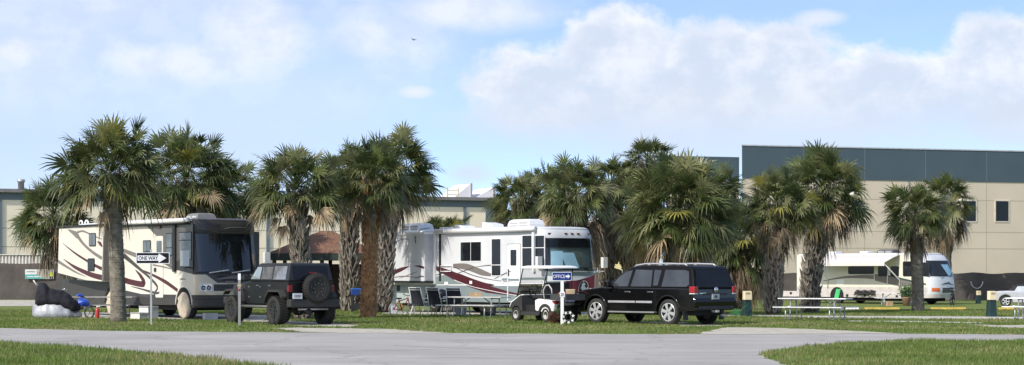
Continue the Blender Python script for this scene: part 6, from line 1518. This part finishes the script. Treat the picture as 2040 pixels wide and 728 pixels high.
# ---- in front of the far motorhome
t = thing('folding_chair', 'bright green folding chair by the rear wheel of the far right motorhome', 'chair', base(1660, 117), radians(200))
gch = mat('bright_green_fabric', (0.05, 0.42, 0.13), 0.7, var=0.1)
b = MB(); b.prism([(-0.22, 0.45), (-0.36, 0.98), (-0.33, 0.99), (-0.19, 0.46)], -0.24, 0.24, gch); b.build('backrest', t)
b = MB(); b.box(-0.2, -0.24, 0.42, 0.24, 0.24, 0.45, gch); b.build('seat', t)
for x0, x1 in ((-0.2, 0.24), (0.22, -0.22)):
    for y in (-0.25, 0.25): b = MB(); b.tube([(x0, y, 0.44), (x1, y, 0.0)], 0.016, galv, 6); b.build('leg', t)
def bush(b, rg, c, rx, rz, n, m, ls):
    for _ in range(n):
        a = rg.uniform(0, 2*pi); q = rg.uniform(-1, 1); rr = rg.random()**0.4
        p = Vector((c[0]+rx*rr*cos(a)*sqrt(1-q*q), c[1]+rx*rr*sin(a)*sqrt(1-q*q), c[2]+rz*rr*q))
        d = Vector((rg.uniform(-1, 1), rg.uniform(-1, 1), rg.uniform(-0.2, 1))).normalized(); s_ = d.orthogonal().normalized(); l = ls*rg.uniform(0.6, 1.3)
        b.add([p, p+d*l*0.5+s_*l*0.22, p+d*l, p+d*l*0.5-s_*l*0.22], [(0, 1, 2, 3)], rg.choice(m))
t = thing('potted_plant', 'leafy green potted plant beside the white table of the far right motorhome', 'plant', base(1806, 117.0), 0)
b = MB(); b.lathe([(0.20, 0), (0.27, 0.45), (0.29, 0.47), (0.29, 0.52), (0.24, 0.52), (0.22, 0.46), (0, 0.46)], (0, 0, 0), 'z', mat('clay_pot', (0.28, 0.17, 0.11), 0.8), 16); b.build('pot', t)
b = MB(); lg = [leafm('bush_leaf_green', (0.07, 0.14, 0.03), 0.3), leafm('bush_leaf_pale', (0.13, 0.2, 0.06), 0.3)]; bush(b, random.Random(4), (0, 0, 0.85), 0.48, 0.42, 420, lg, 0.16); b.build('leaves', t, fix=False)
b = MB(); b.box(-0.17, -0.15, 0, 0.17, 0.15, 0.28, cardboard); b.box(-0.03, -0.152, 0.01, 0.03, 0.152, 0.282, MATS['packing_tape']); o = b.build('cardboard_box', bevel=0.006); o.location = base(1772, 116.6); o.rotation_euler = (0, 0, 0.2); tag(o, 'brown cardboard box on the grass under the far white picnic table', 'box')
# ---- around the office sign
t = thing('shrub', 'small reddish brown shrub at the foot of the office sign', 'shrub', base(1104, 62.7), 0)
b = MB(); bush(b, random.Random(5), (0, 0, 0.20), 0.15, 0.19, 320, [leafm('red_leaf', (0.16, 0.055, 0.04), 0.3), leafm('brown_leaf', (0.12, 0.08, 0.05), 0.3)], 0.09); b.build('leaves', t, fix=False)
b = MB(); b.tube([(0, 0, 0), (0.01, 0, 0.22)], 0.012, stalk_d, 5); b.build('stem', t)
t = thing('shrub', 'small green shrub at the foot of the office sign', 'shrub', base(1116, 62.9), 0)
b = MB(); bush(b, random.Random(6), (0, 0, 0.28), 0.17, 0.26, 420, [leafm('shrub_leaf_dark', (0.045, 0.08, 0.03), 0.3), leafm('shrub_leaf_green', (0.08, 0.12, 0.045), 0.3)], 0.09); b.build('leaves', t, fix=False)
b = MB(); b.tube([(0, 0, 0), (0.01, 0, 0.28)], 0.014, stalk_d, 5); b.build('stem', t)
t = thing('wreath', 'dark round wreath with white star flowers leaning at the foot of the office sign', 'wreath', base(1132, 62.1)+Vector((0, 0, 0.24)), 0)
b = MB(); rg = random.Random(8)
b.tube([(0.13*cos(a), 0.0, 0.13*sin(a)) for a in [2*pi*i/20 for i in range(20)]], 0.055, mat('dark_twigs', (0.025, 0.022, 0.018), 0.9), 8, True, True)
for k in range(90):
    a = rg.uniform(0, 2*pi); p = Vector((0.14*cos(a), -0.04, 0.14*sin(a))); d = Vector((rg.uniform(-1, 1), -0.4, rg.uniform(-1, 1))).normalized(); s_ = d.orthogonal().normalized()*0.02; b.add([p-s_, p+d*0.09, p+s_], [(0, 1, 2)], MATS['shrub_leaf_dark'])
b.build('ring', t, fix=False)
for k in range(7):
    a = 2*pi*k/7+0.3; cx_, cz_ = 0.155*cos(a), 0.155*sin(a); b = MB()
    star = [(cx_+(0.062 if i % 2 == 0 else 0.026)*cos(pi*i/5+a), -0.085, cz_+(0.062 if i % 2 == 0 else 0.026)*sin(pi*i/5+a)) for i in range(10)]
    b.add(star+[(x, y+0.012, z) for x, y, z in star], [tuple(range(10)), tuple(range(19, 9, -1))]+[(i, (i+1) % 10, (i+1) % 10+10, i+10) for i in range(10)], mat('white_petal', (0.7, 0.7, 0.68), 0.7)); b.build('flower', t)
# pale torn leaf and plastic bags caught in the palms
b = MB(); rg = random.Random(3); c_ = at(1231, 533, 74.5)
for a, l, w_ in ((0.1, 0.13, 0.07), (pi-0.1, 0.13, 0.06), (0.9, 0.13, 0.05), (1.4, 0.20, 0.03), (1.8, 0.12, 0.05), (2.3, 0.15, 0.04), (-0.6, 0.18, 0.035)):
    pass; d = Vector((cos(a), 0, sin(a))); s_ = Vector((-sin(a), 0.1, cos(a)))*w_
    b.add([-s_, s_, d*l+s_*0.5, d*l-s_*0.5, -s_+Vector((0, .01, 0)), s_+Vector((0, .01, 0)), d*l+s_*0.5+Vector((0, .01, 0)), d*l-s_*0.5+Vector((0, .01, 0))], [(0,1,2,3),(7,6,5,4),(0,4,5,1),(1,5,6,2),(2,6,7,3),(3,7,4,0)], mat('pale_yellow_leaf', (0.62, 0.54, 0.26), 0.7))
b.tube([(0, 0.02, 0), (0.05, 0.4, -0.3), (0.1, 1.0, -0.2)], 0.015, stalk_d, 5)
o = b.build('torn_leaf', fix=False); o.location = c_; tag(o, 'pale yellow torn leaf beside the right mirror of the white motorhome', 'leaf')
for px, py, D, lab, k in ((1696, 382, 79.0, 'white plastic bag snagged in the fronds above the silver picnic table', 0.11), (1912, 393, 134.5, 'small white plastic bag snagged in the shaggy palm before the warehouse wall', 0.13)):
    o = rounded_lump(8, 0.3*k, 0.7*k, 0.7, 1.7*k, mat('white_plastic_film', (0.55, 0.54, 0.47), 0.6, var=0.15, scale=6), 0.35).build('plastic_bag'); o.location = at(px, py+8, D); o.rotation_euler = (0.2, 0.6, 0.3); tag(o, lab, 'bag')
# ================================================================ SKY, SUN, CAMERA
w = bpy.data.worlds.new('World'); S.world = w; w.use_nodes = True
nt = w.node_tree; N = nt.nodes; L = nt.links
for n in list(N): N.remove(n)
def MN(op, *a, clamp=False):
    n = N.new('ShaderNodeMath'); n.operation = op; n.use_clamp = clamp
    for i, v in enumerate(a):
        if isinstance(v, (int, float)): n.inputs[i].default_value = v
        else: L.new(v, n.inputs[i])
    return n.outputs[0]
def SS(v, a, b):
    n = N.new('ShaderNodeMapRange'); n.interpolation_type = 'SMOOTHSTEP'
    n.inputs[1].default_value = a; n.inputs[2].default_value = b; L.new(v, n.inputs[0]); return n.outputs[0]
SUN = Vector((-0.57, -0.58, 0.62)).normalized()
EL = math.asin(SUN.z); AZ = atan2(SUN.x, SUN.y)
tc = N.new('ShaderNodeTexCoord'); sp = N.new('ShaderNodeSeparateXYZ'); L.new(tc.outputs['Generated'], sp.inputs[0])
X, Y, Z = sp.outputs
# sky: the Nishita sky, sampled a little above the true horizon so the low sky stays blue as in the photograph
sky = N.new('ShaderNodeTexSky'); sky.sky_type = 'NISHITA'; sky.sun_disc = False
sky.sun_elevation = EL; sky.sun_rotation = AZ % (2*pi); sky.air_density = 1.0; sky.dust_density = 1.2; sky.ozone_density = 1.6
zz = MN('ADD', MN('MULTIPLY', MN('ABSOLUTE', Z), 2.0), 0.11)
cb = N.new('ShaderNodeCombineXYZ'); L.new(X, cb.inputs[0]); L.new(Y, cb.inputs[1]); L.new(zz, cb.inputs[2])
nv = N.new('ShaderNodeVectorMath'); nv.operation = 'NORMALIZE'; L.new(cb.outputs[0], nv.inputs[0]); L.new(nv.outputs[0], sky.inputs[0])
bg1 = N.new('ShaderNodeBackground'); bg1.inputs[1].default_value = 0.15
tn = N.new('ShaderNodeVectorMath'); tn.operation = 'MULTIPLY'; tn.inputs[1].default_value = (1.0, 0.97, 1.0); L.new(sky.outputs[0], tn.inputs[0]); L.new(tn.outputs[0], bg1.inputs[0])
# clouds, placed by compass direction and height
ys_ = MN('MAXIMUM', Y, 0.05)
U = MN('ADD', MN('MULTIPLY', MN('DIVIDE', X, ys_), 4.0), 1.02)
V = MN('SUBTRACT', 0.545, MN('MULTIPLY', MN('DIVIDE', Z, ys_), 4.0))
def NZ(su, sv, sc, det, rough=0.55, off=0.0):
    c = N.new('ShaderNodeCombineXYZ'); L.new(MN('MULTIPLY', U, su), c.inputs[0]); L.new(MN('MULTIPLY', V, sv), c.inputs[1]); c.inputs[2].default_value = off
    n = N.new('ShaderNodeTexNoise'); n.inputs['Scale'].default_value = sc; n.inputs['Detail'].default_value = det; n.inputs['Roughness'].default_value = rough
    L.new(c.outputs[0], n.inputs['Vector']); return n.outputs['Fac']
def EL_(cx, cy, rx, ry):
    a = MN('DIVIDE', MN('SUBTRACT', U, cx), rx); b = MN('DIVIDE', MN('SUBTRACT', V, cy), ry)
    return MN('SUBTRACT', 1.0, MN('SQRT', MN('ADD', MN('MULTIPLY', a, a), MN('MULTIPLY', b, b))))
def MAXL(l):
    o = l[0]
    for v in l[1:]: o = MN('SMOOTH_MAX', o, v, 0.12)
    return o
nb = NZ(1, 1.15, 7, 8, 0.6); nf = NZ(1, 1.2, 22, 6, 0.6, 4.0)
bumpy = MN('ADD', MN('MULTIPLY', MN('SUBTRACT', nb, 0.5), 1.5), MN('MULTIPLY', MN('SUBTRACT', nf, 0.5), 0.7))
cum = MAXL([EL_(1.24, 0.13, 0.17, 0.125), EL_(1.08, 0.18, 0.17, 0.10), EL_(1.42, 0.13, 0.15, 0.11), EL_(1.55, 0.13, 0.15, 0.105), EL_(1.30, 0.21, 0.40, 0.10),
            EL_(1.70, 0.19, 0.24, 0.10), EL_(1.90, 0.20, 0.26, 0.11), EL_(1.99, 0.10, 0.13, 0.085), EL_(2.1, 0.16, 0.2, 0.15)])
cumd = MN('ADD', MN('MULTIPLY', cum, 1.6), bumpy)
fade = SS(V, 0.33, 0.19)
ca = MN('MULTIPLY', MN('MULTIPLY', SS(cumd, -0.06, 0.48), 0.86), fade)
# thin hazy cloud
hz = MAXL([EL_(0.04, 0.10, 0.16, 0.07), EL_(0.34, 0.12, 0.26, 0.09), EL_(0.52, 0.08, 0.3, 0.13), EL_(0.74, 0.07, 0.22, 0.12), EL_(1.10, 0.24, 0.36, 0.05), EL_(1.5, 0.27, 0.7, 0.10),
           EL_(0.83, 0.185, 0.05, 0.02), EL_(0.935, 0.345, 0.07, 0.03), EL_(2.0, 0.25, 0.16, 0.06), EL_(1.64, 0.035, 0.06, 0.02), EL_(0.9, 0.02, 0.3, 0.06)])
hn = NZ(1, 1.6, 3.4, 7, 0.55, 7.0)
ha = MN('MULTIPLY', SS(MN('ADD', MN('MULTIPLY', hz, 0.9), MN('MULTIPLY', MN('SUBTRACT', hn, 0.5), 1.5)), -0.15, 0.75), 0.72)
veil = MN('MULTIPLY', SS(NZ(1, 1.8, 1.6, 5, 0.5, 2.0), 0.25, 0.75), 0.35); veil = MN('ADD', MN('MULTIPLY', veil, MN('ADD', MN('MULTIPLY', SS(U, 1.6, 0.6), 0.7), 0.3)), MN('MULTIPLY', SS(U, 1.3, 0.1), 0.30))
ha = MN('MAXIMUM', ha, veil)
al = MN('SUBTRACT', 1.0, MN('MULTIPLY', MN('SUBTRACT', 1.0, ca), MN('SUBTRACT', 1.0, ha)))
# cloud tone: bright sunlit crests, lavender-grey bellies
lit = MN('ADD', MN('MULTIPLY', SS(cumd, 0.9, 0.15), 0.55), MN('MULTIPLY', SS(NZ(1, 1.2, 9, 6, 0.6, 11.0), 0.40, 0.68), 0.75), clamp=True)
lit = MN('MULTIPLY', lit, SS(V, 0.30, 0.12))
mixc = N.new('ShaderNodeMix'); mixc.data_type = 'RGBA'; L.new(lit, mixc.inputs[0])
mixc.inputs[6].default_value = (0.68, 0.745, 0.86, 1); mixc.inputs[7].default_value = (0.98, 0.98, 1.0, 1)
bg2 = N.new('ShaderNodeBackground'); bg2.inputs[1].default_value = 0.575; L.new(mixc.outputs[2], bg2.inputs[0])
ms = N.new('ShaderNodeMixShader'); L.new(al, ms.inputs[0]); L.new(bg1.outputs[0], ms.inputs[1]); L.new(bg2.outputs[0], ms.inputs[2])
ow = N.new('ShaderNodeOutputWorld'); L.new(ms.outputs[0], ow.inputs[0])
sl = bpy.data.lights.new('sun', 'SUN'); sl.energy = 2.5; sl.angle = radians(0.55); sl.color = (1.0, 0.95, 0.87)
so = bpy.data.objects.new('sun', sl); COL.objects.link(so); so.rotation_euler = SUN.to_track_quat('Z', 'Y').to_euler(); so.location = (-30, 20, 40)
cd = bpy.data.cameras.new('camera'); co = bpy.data.objects.new('camera', cd); COL.objects.link(co)
co.location = (0, 0, CH); co.rotation_euler = (radians(90), 0, 0)
cd.sensor_width = 36; cd.lens = 36*F/2040; cd.shift_y = (HY-364)/2040; cd.clip_end = 9000; cd.clip_start = 0.1
S.camera = co
S.view_settings.view_transform = 'Standard'; S.view_settings.look = 'None'; S.view_settings.gamma = 1; S.view_settings.use_curve_mapping = False
S.view_settings.exposure = 0.86
S.cycles.max_bounces = 6; S.cycles.transparent_max_bounces = 8
